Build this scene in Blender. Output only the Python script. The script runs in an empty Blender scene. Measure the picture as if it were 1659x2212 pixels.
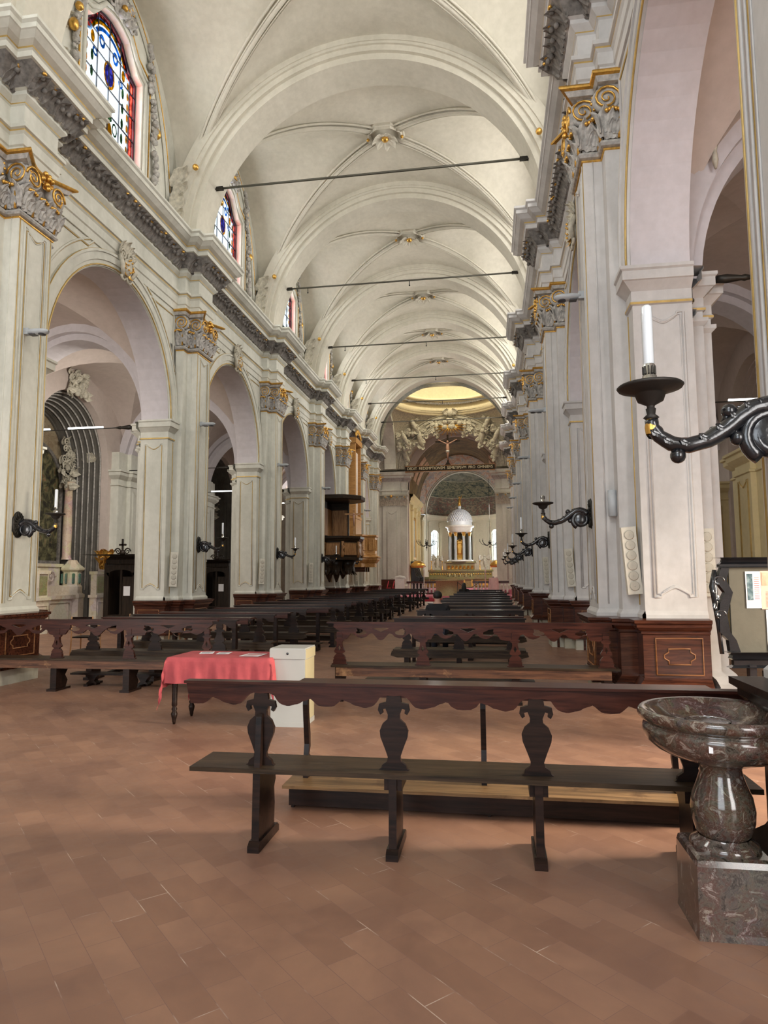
import bpy, math, random
from mathutils import Vector, Matrix, Euler
from mathutils.geometry import tessellate_polygon
random.seed(7)
PI = math.pi
S = bpy.context.scene
COL = S.collection

# ------------------------------------------------------------------ camera, world, light, exposure
EXPOSURE = 0.34
cd = bpy.data.cameras.new('camera'); cam = bpy.data.objects.new('camera', cd); COL.objects.link(cam)
cd.sensor_fit = 'VERTICAL'; cd.sensor_height = 36.0; cd.lens = 1460.0 / 2212.0 * 36.0
cd.clip_start = 0.05; cd.clip_end = 300
def _cam():
    y, p, r = (math.radians(a) for a in (-8.89, 5.53, -0.32))
    fw = Vector((math.sin(y) * math.cos(p), math.cos(y) * math.cos(p), math.sin(p)))
    rt0 = Vector((math.cos(y), -math.sin(y), 0)); up0 = rt0.cross(fw)
    rt = rt0 * math.cos(r) + up0 * math.sin(r); up = -rt0 * math.sin(r) + up0 * math.cos(r)
    m = Matrix.Identity(4)
    for i in range(3):
        m[i][0] = rt[i]; m[i][1] = up[i]; m[i][2] = -fw[i]
    m[2][3] = 1.55
    cam.matrix_world = m
_cam()
S.camera = cam
S.view_settings.view_transform = 'Standard'; S.view_settings.look = 'None'
S.view_settings.gamma = 1.0; S.view_settings.exposure = EXPOSURE
S.view_settings.use_curve_mapping = False
W = bpy.data.worlds.new('daylight'); S.world = W; W.use_nodes = True
W.node_tree.nodes['Background'].inputs[0].default_value = (0.86, 0.93, 1.0, 1)
W.node_tree.nodes['Background'].inputs[1].default_value = 1.25

def area(name, loc, aim, sx, sy, power, col, spread=PI):
    l = bpy.data.lights.new(name, 'AREA'); l.shape = 'RECTANGLE'; l.size = sx; l.size_y = sy
    l.energy = power; l.color = col; l.spread = spread
    o = bpy.data.objects.new(name, l); COL.objects.link(o); o.location = loc
    o.rotation_euler = (Vector(aim) - Vector(loc)).to_track_quat('-Z', 'Y').to_euler()
    return o

XR, XL = 1.36, -7.15                     # nave faces of the pilasters
XC = (XR + XL) / 2
PY = [3.22, 9.45, 15.96, 22.25, 28.43, 33.57, 38.34, 43.2]   # pier centres along the nave
MID = [(PY[i] + PY[i + 1]) / 2 for i in range(7)]
def XS(side, t): return XR + t if side > 0 else XL - t
WARM = (1.0, 0.93, 0.80); COOL = (0.84, 0.92, 1.0)
for i, y in enumerate(MID):              # daylight behind the clerestory windows of both walls
    area('daylight_clerestory', (XS(-1, 1.35), y, 12.3), (XS(-1, 0), y, 12.0), 2.1, 2.6, 250, (1.0, 0.98, 0.93))
    area('daylight_clerestory', (XS(1, 1.35), y, 12.3), (XS(1, 0), y, 12.0), 2.1, 2.6, 210, (1.0, 0.96, 0.90))
area('daylight_front_doors', (XC, -6.3, 3.6), (XC, 10, 3.0), 4.5, 5.5, 330, (0.84, 0.92, 1.0))
area('daylight_rose_window', (XC, -6.3, 11.0), (XC, 25, 9.0), 4.5, 4.5, 600, (0.95, 0.97, 1.0))
area('daylight_dome_lantern', (XC + 0.1, 47.7, 18.3), (XC + 0.1, 47.7, 0), 2.4, 2.4, 330, (1.0, 0.93, 0.74))
area('altar_fill_light', (0.9, 54.6, 6.6), (-3.4, 59.6, 1.5), 1.6, 2.2, 420, (1.0, 0.97, 0.9))  # added fill inside the choir, brightens the altar front; no window here
area('daylight_side_door', (6.85, 5.1, 2.3), (-1.0, 5.0, -0.9), 1.5, 2.4, 330, (1.0, 0.88, 0.72), PI * .5)
for y in (12.7, 19.1): area('chapel_fill_light', (-9.2, y - 2.4, 6.6), (-13.5, y + .4, 2.5), 1.2, 1.2, 120, (1.0, 0.95, 0.86))  # added fill lights hung inside the pulpit-side aisle; no window there
for x in (-4.9, 0.35):
    pass
for s in (-1, 1):                        # fill lights added at both ends of each aisle to brighten it
    area('aisle_fill_entrance', (XS(s, 3.4), -5.0, 3.6), (XS(s, 3.4), 12, 3.4), 3.6, 5.5, 560, (0.97, 0.94, 0.92))
    area('aisle_fill_far_end', (XS(s, 3.4), 43.4, 4.6), (XS(s, 3.4), 20, 4.0), 3.6, 4.5, 520, (1.0, 0.95, 0.9))

# ------------------------------------------------------------------ materials
def nodes(name):
    m = bpy.data.materials.new(name); m.use_nodes = True
    nt = m.node_tree; b = nt.nodes['Principled BSDF']
    return m, nt, b
def tex(nt, scale=(1, 1, 1), rot=(0, 0, 0)):
    tc = nt.nodes.new('ShaderNodeTexCoord'); mp = nt.nodes.new('ShaderNodeMapping')
    mp.inputs['Scale'].default_value = scale; mp.inputs['Rotation'].default_value = rot
    nt.links.new(tc.outputs['Object'], mp.inputs[0]); return mp.outputs[0]
def noise(nt, vec, scale, detail=5, rough=.55, dist=0.):
    n = nt.nodes.new('ShaderNodeTexNoise'); n.inputs['Scale'].default_value = scale
    n.inputs['Detail'].default_value = detail; n.inputs['Roughness'].default_value = rough
    n.inputs['Distortion'].default_value = dist
    nt.links.new(vec, n.inputs['Vector']); return n.outputs['Fac']
def ramp(nt, fac, stops):
    r = nt.nodes.new('ShaderNodeValToRGB'); e = r.color_ramp.elements
    while len(e) < len(stops): e.new(0.5)
    for k, (p, c) in enumerate(stops):
        e[k].position = p; e[k].color = (*c, 1)
    nt.links.new(fac, r.inputs[0]); return r.outputs[0]
def mix(nt, a, b, fac, mode='MIX'):
    n = nt.nodes.new('ShaderNodeMix'); n.data_type = 'RGBA'; n.blend_type = mode
    for s, v in ((n.inputs[0], fac), (n.inputs[6], a), (n.inputs[7], b)):
        if isinstance(v, (int, float)): s.default_value = v
        elif isinstance(v, tuple): s.default_value = (*v, 1)
        else: nt.links.new(v, s)
    return n.outputs[2]
def bump(nt, b, h, strength, dist=.01):
    n = nt.nodes.new('ShaderNodeBump'); n.inputs['Strength'].default_value = strength; n.inputs['Distance'].default_value = dist
    nt.links.new(h, n.inputs['Height']); nt.links.new(n.outputs[0], b.inputs['Normal'])
def sc(c, k): return tuple(x * k for x in c)
def plain(name, col, rough=.6, metal=0., var=.12, scale=6., bmp=.15, coat=0.):
    m, nt, b = nodes(name); v = tex(nt); n = noise(nt, v, scale)
    nt.links.new(ramp(nt, n, [(.3, sc(col, 1 - var)), (.7, sc(col, 1 + var))]), b.inputs['Base Color'])
    b.inputs['Roughness'].default_value = rough; b.inputs['Metallic'].default_value = metal
    b.inputs['Coat Weight'].default_value = coat; b.inputs['Coat Roughness'].default_value = .15
    if bmp: bump(nt, b, noise(nt, v, scale * 6, 3), bmp, .004)
    return m
def plaster(name, col, dirt, amount=.6, sc_=.8):
    m, nt, b = nodes(name); v = tex(nt, (1, 1, .35))
    n = noise(nt, v, sc_, 8, .65, .3); n2 = noise(nt, tex(nt), 7., 6, .6)
    c = ramp(nt, n, [(.32, dirt), (.62, col)])
    c2 = mix(nt, col, c, amount)
    c3 = mix(nt, c2, ramp(nt, n2, [(.35, (.86, .86, .85)), (.65, (1, 1, 1))]), .6, 'MULTIPLY')
    nt.links.new(c3, b.inputs['Base Color']); b.inputs['Roughness'].default_value = .82
    bump(nt, b, n2, .25, .006); return m
def wood(name, dark, light, rough=.32, axis='X', worn=None, coat=.25):
    m, nt, b = nodes(name); s = {'X': (.7, 9, 9), 'Y': (9, .7, 9), 'Z': (9, 9, .7)}[axis]
    v = tex(nt, s); n = noise(nt, v, 3.2, 8, .65, .6)
    c = ramp(nt, n, [(.35, dark), (.68, light)])
    if worn:
        w = noise(nt, tex(nt), 3.5, 6, .7); c = mix(nt, c, worn, ramp(nt, w, [(.58, (0, 0, 0)), (.72, (1, 1, 1))]))
    nt.links.new(c, b.inputs['Base Color']); b.inputs['Roughness'].default_value = rough + .06
    b.inputs['Specular IOR Level'].default_value = .32 if light[0] > .1 else .2
    b.inputs['Coat Weight'].default_value = coat * .3; b.inputs['Coat Roughness'].default_value = .2
    bump(nt, b, n, .2, .004); return m
def emis(name, col, s):
    m, nt, b = nodes(name); b.inputs['Base Color'].default_value = (*sc(col, .5), 1)
    b.inputs['Emission Color'].default_value = (*col, 1); b.inputs['Emission Strength'].default_value = s; return m
def tinted(name, col, var=0.):
    """coloured window glass: lets the daylight behind it through"""
    m = bpy.data.materials.new(name); m.use_nodes = True; nt = m.node_tree; nt.nodes.clear()
    t = nt.nodes.new('ShaderNodeBsdfTransparent'); o = nt.nodes.new('ShaderNodeOutputMaterial')
    if var:
        v = tex(nt); vo = nt.nodes.new('ShaderNodeTexVoronoi'); vo.inputs['Scale'].default_value = 9
        nt.links.new(v, vo.inputs['Vector'])
        nt.links.new(mix(nt, col, sc(col, .55), ramp(nt, vo.outputs['Distance'], [(.35, (0, 0, 0)), (.6, (1, 1, 1))])), t.inputs[0])
    else: t.inputs[0].default_value = (*col, 1)
    nt.links.new(t.outputs[0], o.inputs[0]); return m
def marble(name, cols, scale=5., rough=.15, vein=(.75, .68, .62), coat=.6):
    m, nt, b = nodes(name); v = tex(nt)
    vo = nt.nodes.new('ShaderNodeTexVoronoi'); vo.inputs['Scale'].default_value = scale
    nn = nt.nodes.new('ShaderNodeTexNoise'); nn.inputs['Scale'].default_value = scale * .8; nn.inputs['Detail'].default_value = 8
    nt.links.new(v, nn.inputs['Vector'])
    dv = mix(nt, v, nn.outputs['Color'], .35); nt.links.new(dv, vo.inputs['Vector'])
    n = noise(nt, v, scale * 1.3, 10, .75, 1.2)
    k = len(cols); c = ramp(nt, n, [(.3 + .4 * i / max(1, k - 1), cc) for i, cc in enumerate(cols)])
    c = mix(nt, c, vo.outputs['Color'], .12, 'OVERLAY')
    w = nt.nodes.new('ShaderNodeTexVoronoi'); w.feature = 'DISTANCE_TO_EDGE'; w.inputs['Scale'].default_value = scale * 1.7
    nt.links.new(dv, w.inputs['Vector'])
    c = mix(nt, c, vein, ramp(nt, w.outputs['Distance'], [(.0, (.42, .42, .42)), (.02, (0, 0, 0))]))
    nt.links.new(c, b.inputs['Base Color']); b.inputs['Roughness'].default_value = rough
    b.inputs['Coat Weight'].default_value = coat; b.inputs['Coat Roughness'].default_value = .08
    return m
def fresco(name, cols, scale=2., dist=1.5, rough=.8, stretch=(1, 1, 1)):
    m, nt, b = nodes(name); v = tex(nt, stretch); n = noise(nt, v, scale, 7, .6, dist)
    n2 = noise(nt, v, scale * 2.6, 5, .6, dist * .6); k = len(cols)
    c = ramp(nt, n, [(.28 + .44 * i / (k - 1), cc) for i, cc in enumerate(cols)])
    c2 = ramp(nt, n2, [(.3 + .4 * i / (k - 1), cc) for i, cc in enumerate(reversed(cols))])
    c = mix(nt, c, c2, .4)
    nt.links.new(c, b.inputs['Base Color']); b.inputs['Roughness'].default_value = rough; return m

M = {}
M['wall'] = plaster('cream_wall_plaster', (.72, .71, .63), (.47, .465, .40), .8)
M['wallr'] = plaster('lavender_lit_wall_plaster', (.66, .64, .62), (.42, .41, .40), .8)  # same plaster as the other side, lavender cast of the light put into its colour
M['vault'] = plaster('vault_plaster', (.72, .68, .58), (.55, .52, .43), .8, .45)
M['soffit'] = plaster('lilac_soffit_plaster', (.62, .58, .60), (.50, .46, .47), .7, .5)
M['aisle'] = plaster('pinkish_aisle_plaster', (.60, .51, .46), (.49, .41, .37), .7, .5)
M['cream'] = plaster('yellow_cream_plaster', (.74, .63, .36), (.58, .49, .28), .6)
M['stucco'] = plain('grey_carved_stucco', (.42, .40, .37), .75, var=.35, scale=14, bmp=.6)
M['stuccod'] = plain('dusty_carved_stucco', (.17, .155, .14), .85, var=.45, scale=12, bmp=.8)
M['stuccow'] = plain('pale_carved_stucco', (.50, .465, .375), .75, var=.3, scale=10, bmp=.5)
M['gold'] = plain('old_gilding', (.72, .42, .10), .34, .85, var=.25, scale=20, bmp=.3)
M['goldline'] = plain('gilt_line_paint', (.52, .36, .12), .45, .35, var=.2, scale=8, bmp=.1)
M['stoneb'] = plaster('worn_plinth_stone', (.62, .59, .48), (.42, .38, .27), .8, 2.5)
M['apse'] = plaster('pale_apse_plaster', (.80, .75, .60), (.66, .61, .47), .5)
M['chapel'] = plain('dark_chapel_stucco', (.12, .11, .095), .8, var=.25, scale=2.5, bmp=.2)  # even dark grey-brown stucco tone for the chapel arches
M['wood_base'] = wood('red_brown_panelling_wood', (.026, .008, .005), (.115, .036, .018), .20, 'X', coat=.6)
M['wood_gilt'] = wood('light_panel_line_wood', (.20, .08, .03), (.40, .18, .07), .3, 'X')
M['wood_dark'] = wood('near_black_bench_wood', (.005, .003, .0025), (.026, .012, .008), .30, 'X', coat=.4)
M['wood_seat'] = wood('worn_bench_seat_wood', (.016, .010, .006), (.062, .038, .021), .34, 'X', coat=.3)
M['wood_red'] = wood('reddish_bench_rail_wood', (.016, .005, .004), (.070, .021, .013), .26, 'X', coat=.4)
M['wood_mid'] = wood('brown_apron_wood', (.045, .020, .012), (.17, .075, .038), .4, 'X', (.34, .19, .09), .2)
M['wood_kneel'] = wood('scuffed_kneeler_wood', (.14, .08, .035), (.34, .20, .09), .4, 'X', (.10, .05, .02), .2)
M['wood_pulpit'] = wood('black_pulpit_wood', (.008, .005, .003), (.045, .026, .013), .35, 'X')
M['wood_panel'] = wood('carved_brown_panel_wood', (.16, .07, .022), (.48, .25, .10), .45, 'Z')
M['wood_oak'] = wood('golden_oak_wood', (.36, .17, .05), (.66, .36, .12), .4, 'X')
M['wood_conf'] = wood('black_confessional_wood', (.012, .009, .007), (.045, .030, .020), .4, 'Z')
M['wood_cane'] = wood('orange_chair_wood', (.42, .22, .10), (.62, .36, .18), .4, 'Z')
M['black'] = plain('black_glossy_cast_iron', (.012, .013, .016), .22, .2, var=.3, scale=12, bmp=.35, coat=.7)
M['iron'] = plain('dark_iron', (.03, .027, .022), .45, .6, bmp=.2)
M['ironrod'] = plain('grey_green_tie_rod_iron', (.085, .08, .06), .5, .3, bmp=.2)
M['tray'] = plain('matt_dark_bronze', (.035, .030, .026), .5, .5, bmp=.3)
M['chrome'] = plain('chrome_socket', (.62, .62, .60), .18, 1., var=.05, bmp=0)
M['candle'] = plain('white_candle_tube', (.72, .76, .80), .18, 0., var=.02, bmp=0, coat=.8)
M['lamp'] = plain('grey_lamp_housing', (.42, .45, .47), .4, 0., var=.05, bmp=.05)
M['lampd'] = plain('dark_lamp_gasket', (.05, .05, .055), .4, 0., var=.05, bmp=0)
M['speaker'] = plain('beige_speaker_cloth', (.62, .59, .50), .7, 0., var=.05, scale=30, bmp=.2)
M['speakerd'] = plain('beige_driver_cone', (.50, .47, .39), .6, 0., var=.05, bmp=.1)
M['cloth'] = plain('coral_red_tablecloth', (.42, .070, .078), .85, 0., var=.22, scale=5, bmp=.4)
M['paper'] = plain('white_paper', (.82, .82, .84), .7, 0., var=.03, bmp=0)
M['ink'] = plain('grey_print', (.22, .21, .23), .7, 0., var=.1, bmp=0)
M['pinkp'] = plain('salmon_poster_paper', (.72, .38, .30), .7, 0., var=.05, bmp=0)
M['redp'] = plain('red_print', (.45, .10, .08), .7, 0., var=.3, scale=30, bmp=0)
M['photo'] = fresco('printed_dark_photo', [(.01, .02, .03), (.05, .10, .12), (.30, .38, .40)], 9., 1.)
M['boxw'] = plain('putty_painted_box', (.43, .43, .40), .55, 0., var=.04, scale=3, bmp=.1)
M['boxy'] = plain('yellow_box_side', (.50, .44, .27), .55, 0., var=.06, scale=3, bmp=.1)  # yellower than the front of the box
M['felt'] = plain('olive_grey_board_felt', (.085, .078, .058), .9, 0., var=.1, bmp=.2)
M['font'] = marble('brown_breccia_marble', [(.005, .004, .003), (.022, .015, .011), (.085, .07, .055), (.06, .022, .014), (.26, .235, .20), (.03, .022, .016)], 9., .14, (.24, .21, .18))
M['creamm'] = marble('cream_altar_marble', [(.62, .52, .40), (.74, .66, .54), (.56, .44, .32)], 3., .3, (.4, .3, .2), .2)
M['pinkm'] = marble('pink_column_marble', [(.55, .36, .28), (.72, .56, .45), (.45, .28, .22)], 5., .25, (.8, .7, .6), .2)
M['greenm'] = marble('green_inlay_marble', [(.06, .14, .11), (.14, .26, .2), (.04, .08, .06)], 8., .2)
M['olivem'] = marble('olive_inlay_marble', [(.16, .15, .06), (.30, .28, .12), (.42, .38, .2)], 9., .3)
M['altarm'] = marble('dark_gilt_altar_marble', [(.05, .045, .02), (.30, .235, .09), (.13, .11, .05)], 3., .4, (.35, .26, .09), .05)
M['whitem'] = plain('white_marble', (.74, .72, .68), .4, 0., var=.06, bmp=.05)
M['domew'] = plain('white_lead_dome', (.66, .68, .74), .45, 0., var=.08, bmp=.2)
M['brass'] = plain('hammered_brass', (.44, .37, .20), .42, .5, var=.4, scale=30, bmp=.8)
M['carpet'] = plain('crimson_carpet', (.42, .04, .07), .95, 0., var=.2, bmp=.3)
M['carpetp'] = plain('rose_carpet', (.62, .20, .27), .95, 0., var=.1, bmp=.3)
M['redcloth'] = plain('red_cloth', (.60, .06, .08), .8, 0., var=.2, bmp=.3)
M['pinkcloth'] = plain('pale_pink_cover', (.72, .50, .48), .85, 0., var=.1, bmp=.3)
M['skin'] = plain('skin', (.52, .30, .22), .5, 0., var=.06, bmp=.05)
M['hair'] = plain('black_hair', (.010, .008, .007), .55, 0., var=.4, scale=40, bmp=.8)
M['shirt'] = plain('black_shirt', (.010, .010, .012), .9, 0., var=.2, bmp=.3)
M['jeans'] = plain('dark_trousers', (.02, .025, .04), .9, 0., var=.2, bmp=.3)
M['dome'] = plaster('warm_dome_plaster', (.84, .74, .50), (.70, .60, .38), .5)
M['painting'] = fresco('dark_oil_painting', [(.006, .006, .004), (.012, .010, .007), (.05, .045, .018), (.20, .19, .09), (.30, .07, .04)], 1.6, 2.)
M['paint2'] = fresco('bluish_canvas', [(.12, .15, .15), (.34, .36, .32), (.55, .50, .36), (.20, .13, .08)], 1.2, 1.)
M['frescod'] = fresco('brown_vault_fresco', [(.035, .025, .014), (.10, .07, .035), (.24, .16, .07), (.09, .05, .03)], .9, 1.2)
M['fresco'] = fresco('colourful_arch_fresco', [(.60, .50, .38), (.60, .28, .18), (.74, .66, .56), (.26, .33, .45), (.62, .42, .14)], 1.4, 1.6)
M['figfresco'] = fresco('flesh_toned_fresco', [(.10, .07, .04), (.40, .22, .13), (.62, .42, .30), (.20, .13, .08)], 1.3, 1.6)
M['wallfresco'] = fresco('faded_chapel_fresco', [(.16, .12, .07), (.42, .34, .22), (.24, .17, .10), (.55, .46, .34)], 1.4, 2.)
M['glassw'] = tinted('white_window_glass', (.90, .93, .92), .0)
M['glassr'] = tinted('rose_window_glass', (.78, .26, .22), .8)
M['glassy'] = tinted('amber_window_glass', (.80, .46, .05), .8)
M['glassb'] = tinted('blue_window_glass', (.12, .38, .80), .8)
M['glassl'] = tinted('pale_blue_window_glass', (.52, .68, .86), .5)
M['glassv'] = tinted('violet_window_glass', (.22, .20, .62), .8)
M['glassg'] = tinted('green_window_glass', (.18, .28, .16), .8)
M['lead'] = plain('window_lead', (.015, .02, .04), .5, .3, bmp=0)
M['tube'] = emis('fluorescent_tube', (.93, .95, .9), 5.)

def floor_mat():
    m, nt, b = nodes('terracotta_floor_tiles'); v = tex(nt, rot=(0, 0, PI / 4))
    br = nt.nodes.new('ShaderNodeTexBrick'); br.offset = .5
    br.inputs['Scale'].default_value = 1.; br.inputs['Brick Width'].default_value = .29; br.inputs['Row Height'].default_value = .15
    br.inputs['Mortar Size'].default_value = .0022; br.inputs['Mortar Smooth'].default_value = .3; br.inputs['Bias'].default_value = 0
    br.inputs['Color1'].default_value = (.235, .124, .084, 1); br.inputs['Color2'].default_value = (.37, .212, .143, 1)
    br.inputs['Mortar'].default_value = (.5, .5, .5, 1); nt.links.new(v, br.inputs['Vector'])
    v2 = tex(nt); n = noise(nt, v2, 1.1, 8, .6, .5); n3 = noise(nt, v2, 14, 6, .7)
    c = mix(nt, br.outputs['Color'], (.295, .166, .112), .45)
    c = mix(nt, c, ramp(nt, n, [(.32, (.76, .72, .74)), (.68, (1.16, 1.12, 1.04))]), 1., 'MULTIPLY')
    c = mix(nt, c, ramp(nt, n3, [(.3, (.88, .88, .88)), (.7, (1.06, 1.06, 1.06))]), .7, 'MULTIPLY')
    mask = ramp(nt, noise(nt, v2, 2.6, 4), [(.57, (0, 0, 0)), (.66, (1, 1, 1))])
    joint = mix(nt, (.24, .125, .088), (.58, .45, .36), mask)
    c = mix(nt, c, joint, br.outputs['Fac'])
    nt.links.new(c, b.inputs['Base Color'])
    r = ramp(nt, n3, [(.3, (.36, .36, .36)), (.7, (.52, .52, .52))]); nt.links.new(r, b.inputs['Roughness'])
    bump(nt, b, br.outputs['Fac'], -.25, .003); return m
M['floor'] = floor_mat()

# ------------------------------------------------------------------ mesh building
class MB:
    def __init__(s): s.v = []; s.f = []; s.m = []; s.s = []
    def add(s, vs, fs, m=0, sm=False):
        o = len(s.v); s.v += [tuple(p) for p in vs]
        for f in fs: s.f.append([i + o for i in f]); s.m.append(m); s.s.append(sm)
        return s
    def box(s, x0, x1, y0, y1, z0, z1, m=0):
        vs = [(x, y, z) for x in (x0, x1) for y in (y0, y1) for z in (z0, z1)]
        return s.add(vs, [(0, 1, 3, 2), (4, 6, 7, 5), (0, 4, 5, 1), (2, 3, 7, 6), (0, 2, 6, 4), (1, 5, 7, 3)], m)
    def cbox(s, c, d, m=0): return s.box(c[0] - d[0] / 2, c[0] + d[0] / 2, c[1] - d[1] / 2, c[1] + d[1] / 2, c[2] - d[2] / 2, c[2] + d[2] / 2, m)
    def plate(s, outer, holes, fn, a, b, m=0, me=None):
        """flat sheet with holes, given depth from a to b; fn(u, v, d) -> 3-D point"""
        loops = [outer] + list(holes)
        tri = tessellate_polygon([[Vector((p[0], p[1], 0)) for p in l] for l in loops])
        flat = [p for l in loops for p in l]; n = len(flat)
        vs = [fn(p[0], p[1], a) for p in flat] + [fn(p[0], p[1], b) for p in flat]
        s.add(vs, [tuple(t) for t in tri] + [tuple(i + n for i in reversed(t)) for t in tri], m)
        o = 0; fs = []
        for l in loops:
            k = len(l); fs += [(o + i, o + (i + 1) % k, n + o + (i + 1) % k, n + o + i) for i in range(k)]; o += k
        return s.add(vs, fs, m if me is None else me)
    def grid(s, fn, nu, nv, m=0, sm=True, cu=False):
        vs = [fn(i / nu, j / nv) for i in range(nu + 1) for j in range(nv + 1)]
        w = nv + 1
        return s.add(vs, [(i * w + j, (i + 1) * w + j, (i + 1) * w + j + 1, i * w + j + 1) for i in range(nu) for j in range(nv)], m, sm)
    def lathe(s, prof, c=(0, 0, 0), seg=24, m=0, axis='Z', a0=0., a1=2 * PI, sm=True):
        full = abs(a1 - a0 - 2 * PI) < 1e-6; k = seg if full else seg + 1; vs = []
        for r, z in prof:
            for i in range(k):
                a = a0 + (a1 - a0) * i / seg; x, y = r * math.cos(a), r * math.sin(a)
                p = {'Z': (x, y, z), 'Y': (x, z, y), 'X': (z, x, y)}[axis]
                vs.append((p[0] + c[0], p[1] + c[1], p[2] + c[2]))
        fs = [(j * k + i, j * k + (i + 1) % k, (j + 1) * k + (i + 1) % k, (j + 1) * k + i) for j in range(len(prof) - 1) for i in range(k if full else seg)]
        return s.add(vs, fs, m, sm)
    def tube(s, pts, r, seg=8, m=0, cap=True, sm=True, flat=1.):
        pts = [Vector(p) for p in pts]; n = len(pts)
        rs = r if isinstance(r, (list, tuple)) else [r] * n
        t = (pts[1] - pts[0]).normalized(); u = t.orthogonal().normalized(); vs = []
        if abs(t.z) < .99 and flat != 1.: u = t.cross(Vector((0, 0, 1))).normalized()
        for i, p in enumerate(pts):
            t2 = (pts[min(i + 1, n - 1)] - pts[max(i - 1, 0)])
            if t2.length > 1e-9:
                t2.normalize(); q = t.rotation_difference(t2); u = (q @ u); t = t2
            w = t.cross(u)
            for k in range(seg):
                a = 2 * PI * k / seg
                vs.append(p + u * (math.cos(a) * rs[i] * flat) + w * (math.sin(a) * rs[i]))
        fs = [(i * seg + k, i * seg + (k + 1) % seg, (i + 1) * seg + (k + 1) % seg, (i + 1) * seg + k) for i in range(n - 1) for k in range(seg)]
        if cap: fs += [tuple(reversed(range(seg))), tuple((n - 1) * seg + k for k in range(seg))]
        return s.add(vs, fs, m, sm)
    def ball(s, c, r, seg=8, m=0, sq=(1, 1, 1)):
        pr = [(max(1e-4, math.sin(PI * i / (seg // 2 + 2))), -math.cos(PI * i / (seg // 2 + 2))) for i in range(seg // 2 + 3)]
        o = len(s.v); s.lathe([(a * r, b * r) for a, b in pr], (0, 0, 0), seg, m)
        for i in range(o, len(s.v)):
            p = s.v[i]; s.v[i] = (p[0] * sq[0] + c[0], p[1] * sq[1] + c[1], p[2] * sq[2] + c[2])
        return s
    def sweep(s, path, prof, sgn=1, closed=False, mats=None, m=0):
        """profile (p, z) carried along a plan path; p grows to the path's right when sgn = 1"""
        n = len(path); rows = []
        def nrm(a, b):
            d = Vector((b[0] - a[0], b[1] - a[1])).normalized(); return Vector((d.y, -d.x)) * sgn
        N = []
        for i in range(n):
            na = nrm(path[i - 1], path[i]) if (i > 0 or closed) else None
            nb = nrm(path[i], path[(i + 1) % n]) if (i < n - 1 or closed) else None
            if na is None: N.append(nb)
            elif nb is None: N.append(na)
            else:
                q = na + nb; N.append(q / max(.2, q.dot(na)) if q.length > 1e-6 else na)
        vs = [(path[i][0] + N[i].x * p, path[i][1] + N[i].y * p, z) for p, z in prof for i in range(n)]
        k = n if closed else n - 1
        for j in range(len(prof) - 1):
            s.add([vs[j * n + i] for i in range(n)] + [vs[(j + 1) * n + i] for i in range(n)],
                  [(i, (i + 1) % n, n + (i + 1) % n, n + i) for i in range(k)], mats[j] if mats else m)
        return s
    def leaf(s, base, up, out, L, w, curl=.5, m=0, seg=5):
        """an acanthus leaf: serrated, ridged, curling outwards at the tip"""
        base = Vector(base); up = Vector(up).normalized(); out = Vector(out).normalized(); sd = up.cross(out)
        vs = []
        for i in range(seg + 1):
            t = i / seg; h = L * (t - .28 * curl * t ** 4); o = L * curl * (.12 * t + .42 * t ** 3)
            ww = w * (.55 + .75 * math.sin(PI * min(1, t * .95 + .1)) * (1.18 if i % 2 else .82)) * (1 if i < seg else .35)
            c = base + up * h + out * o
            vs += [c - sd * ww * .5, c - sd * ww * .22 + out * w * .16, c + out * w * .06, c + sd * ww * .22 + out * w * .16, c + sd * ww * .5]
        fs = [(i * 5 + k, i * 5 + k + 1, (i + 1) * 5 + k + 1, (i + 1) * 5 + k) for i in range(seg) for k in range(4)]
        return s.add(vs, fs, m, False)
    def scroll(s, c, r, axis_u, axis_v, turns=2.2, th=.02, m=0, depth=0, seg=26, start=0., rr=None):
        u, v = Vector(axis_u), Vector(axis_v); c = Vector(c)
        pts = []; rad = []
        for i in range(seg + 1):
            t = i / seg; a = start + turns * 2 * PI * t; q = r * (1 - .9 * t)
            pts.append(c + u * math.cos(a) * q + v * math.sin(a) * q); rad.append(th * (1 - .5 * t))
        return s.tube(pts, rad, 6, m)
    def xf(s, mat, start=0):
        for i in range(start, len(s.v)):
            p = mat @ Vector(s.v[i]); s.v[i] = (p.x, p.y, p.z)
        return s
    def build(s, name, mats, parent=None, loc=None, rot=None):
        me = bpy.data.meshes.new(name); me.from_pydata(s.v, [], s.f)
        for k in (mats if isinstance(mats, (list, tuple)) else [mats]): me.materials.append(M[k])
        me.polygons.foreach_set('material_index', s.m); me.polygons.foreach_set('use_smooth', s.s); me.update()
        o = bpy.data.objects.new(name, me); COL.objects.link(o)
        if parent: o.parent = parent
        if loc: o.location = loc
        if rot: o.rotation_euler = rot
        return o
def thing(name, label, cat, loc=(0, 0, 0), rz=0., group=None):
    o = bpy.data.objects.new(name, None); COL.objects.link(o); o.location = loc; o.rotation_euler = (0, 0, rz)
    o.empty_display_size = .2
    return tag(o, label, cat, group)
def tag(o, label, cat, group=None):
    o['label'] = label; o['category'] = cat
    if group: o['group'] = group
    return o
def struct(o, label=None):
    o['kind'] = 'structure'
    if label: o['label'] = label
    return o
def dup(root, loc=None, rz=None, label=None):
    def cp(o, par):
        c = o.copy(); COL.objects.link(c); c.parent = par
        for ch in kids.get(o.name, []): cp(ch, c)
        return c
    kids = {}
    for o in COL.objects:
        if o.parent: kids.setdefault(o.parent.name, []).append(o)
    r = cp(root, None)
    if loc is not None: r.location = loc
    if rz is not None: r.rotation_euler = (0, 0, rz)
    if label: r['label'] = label
    return r
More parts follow.
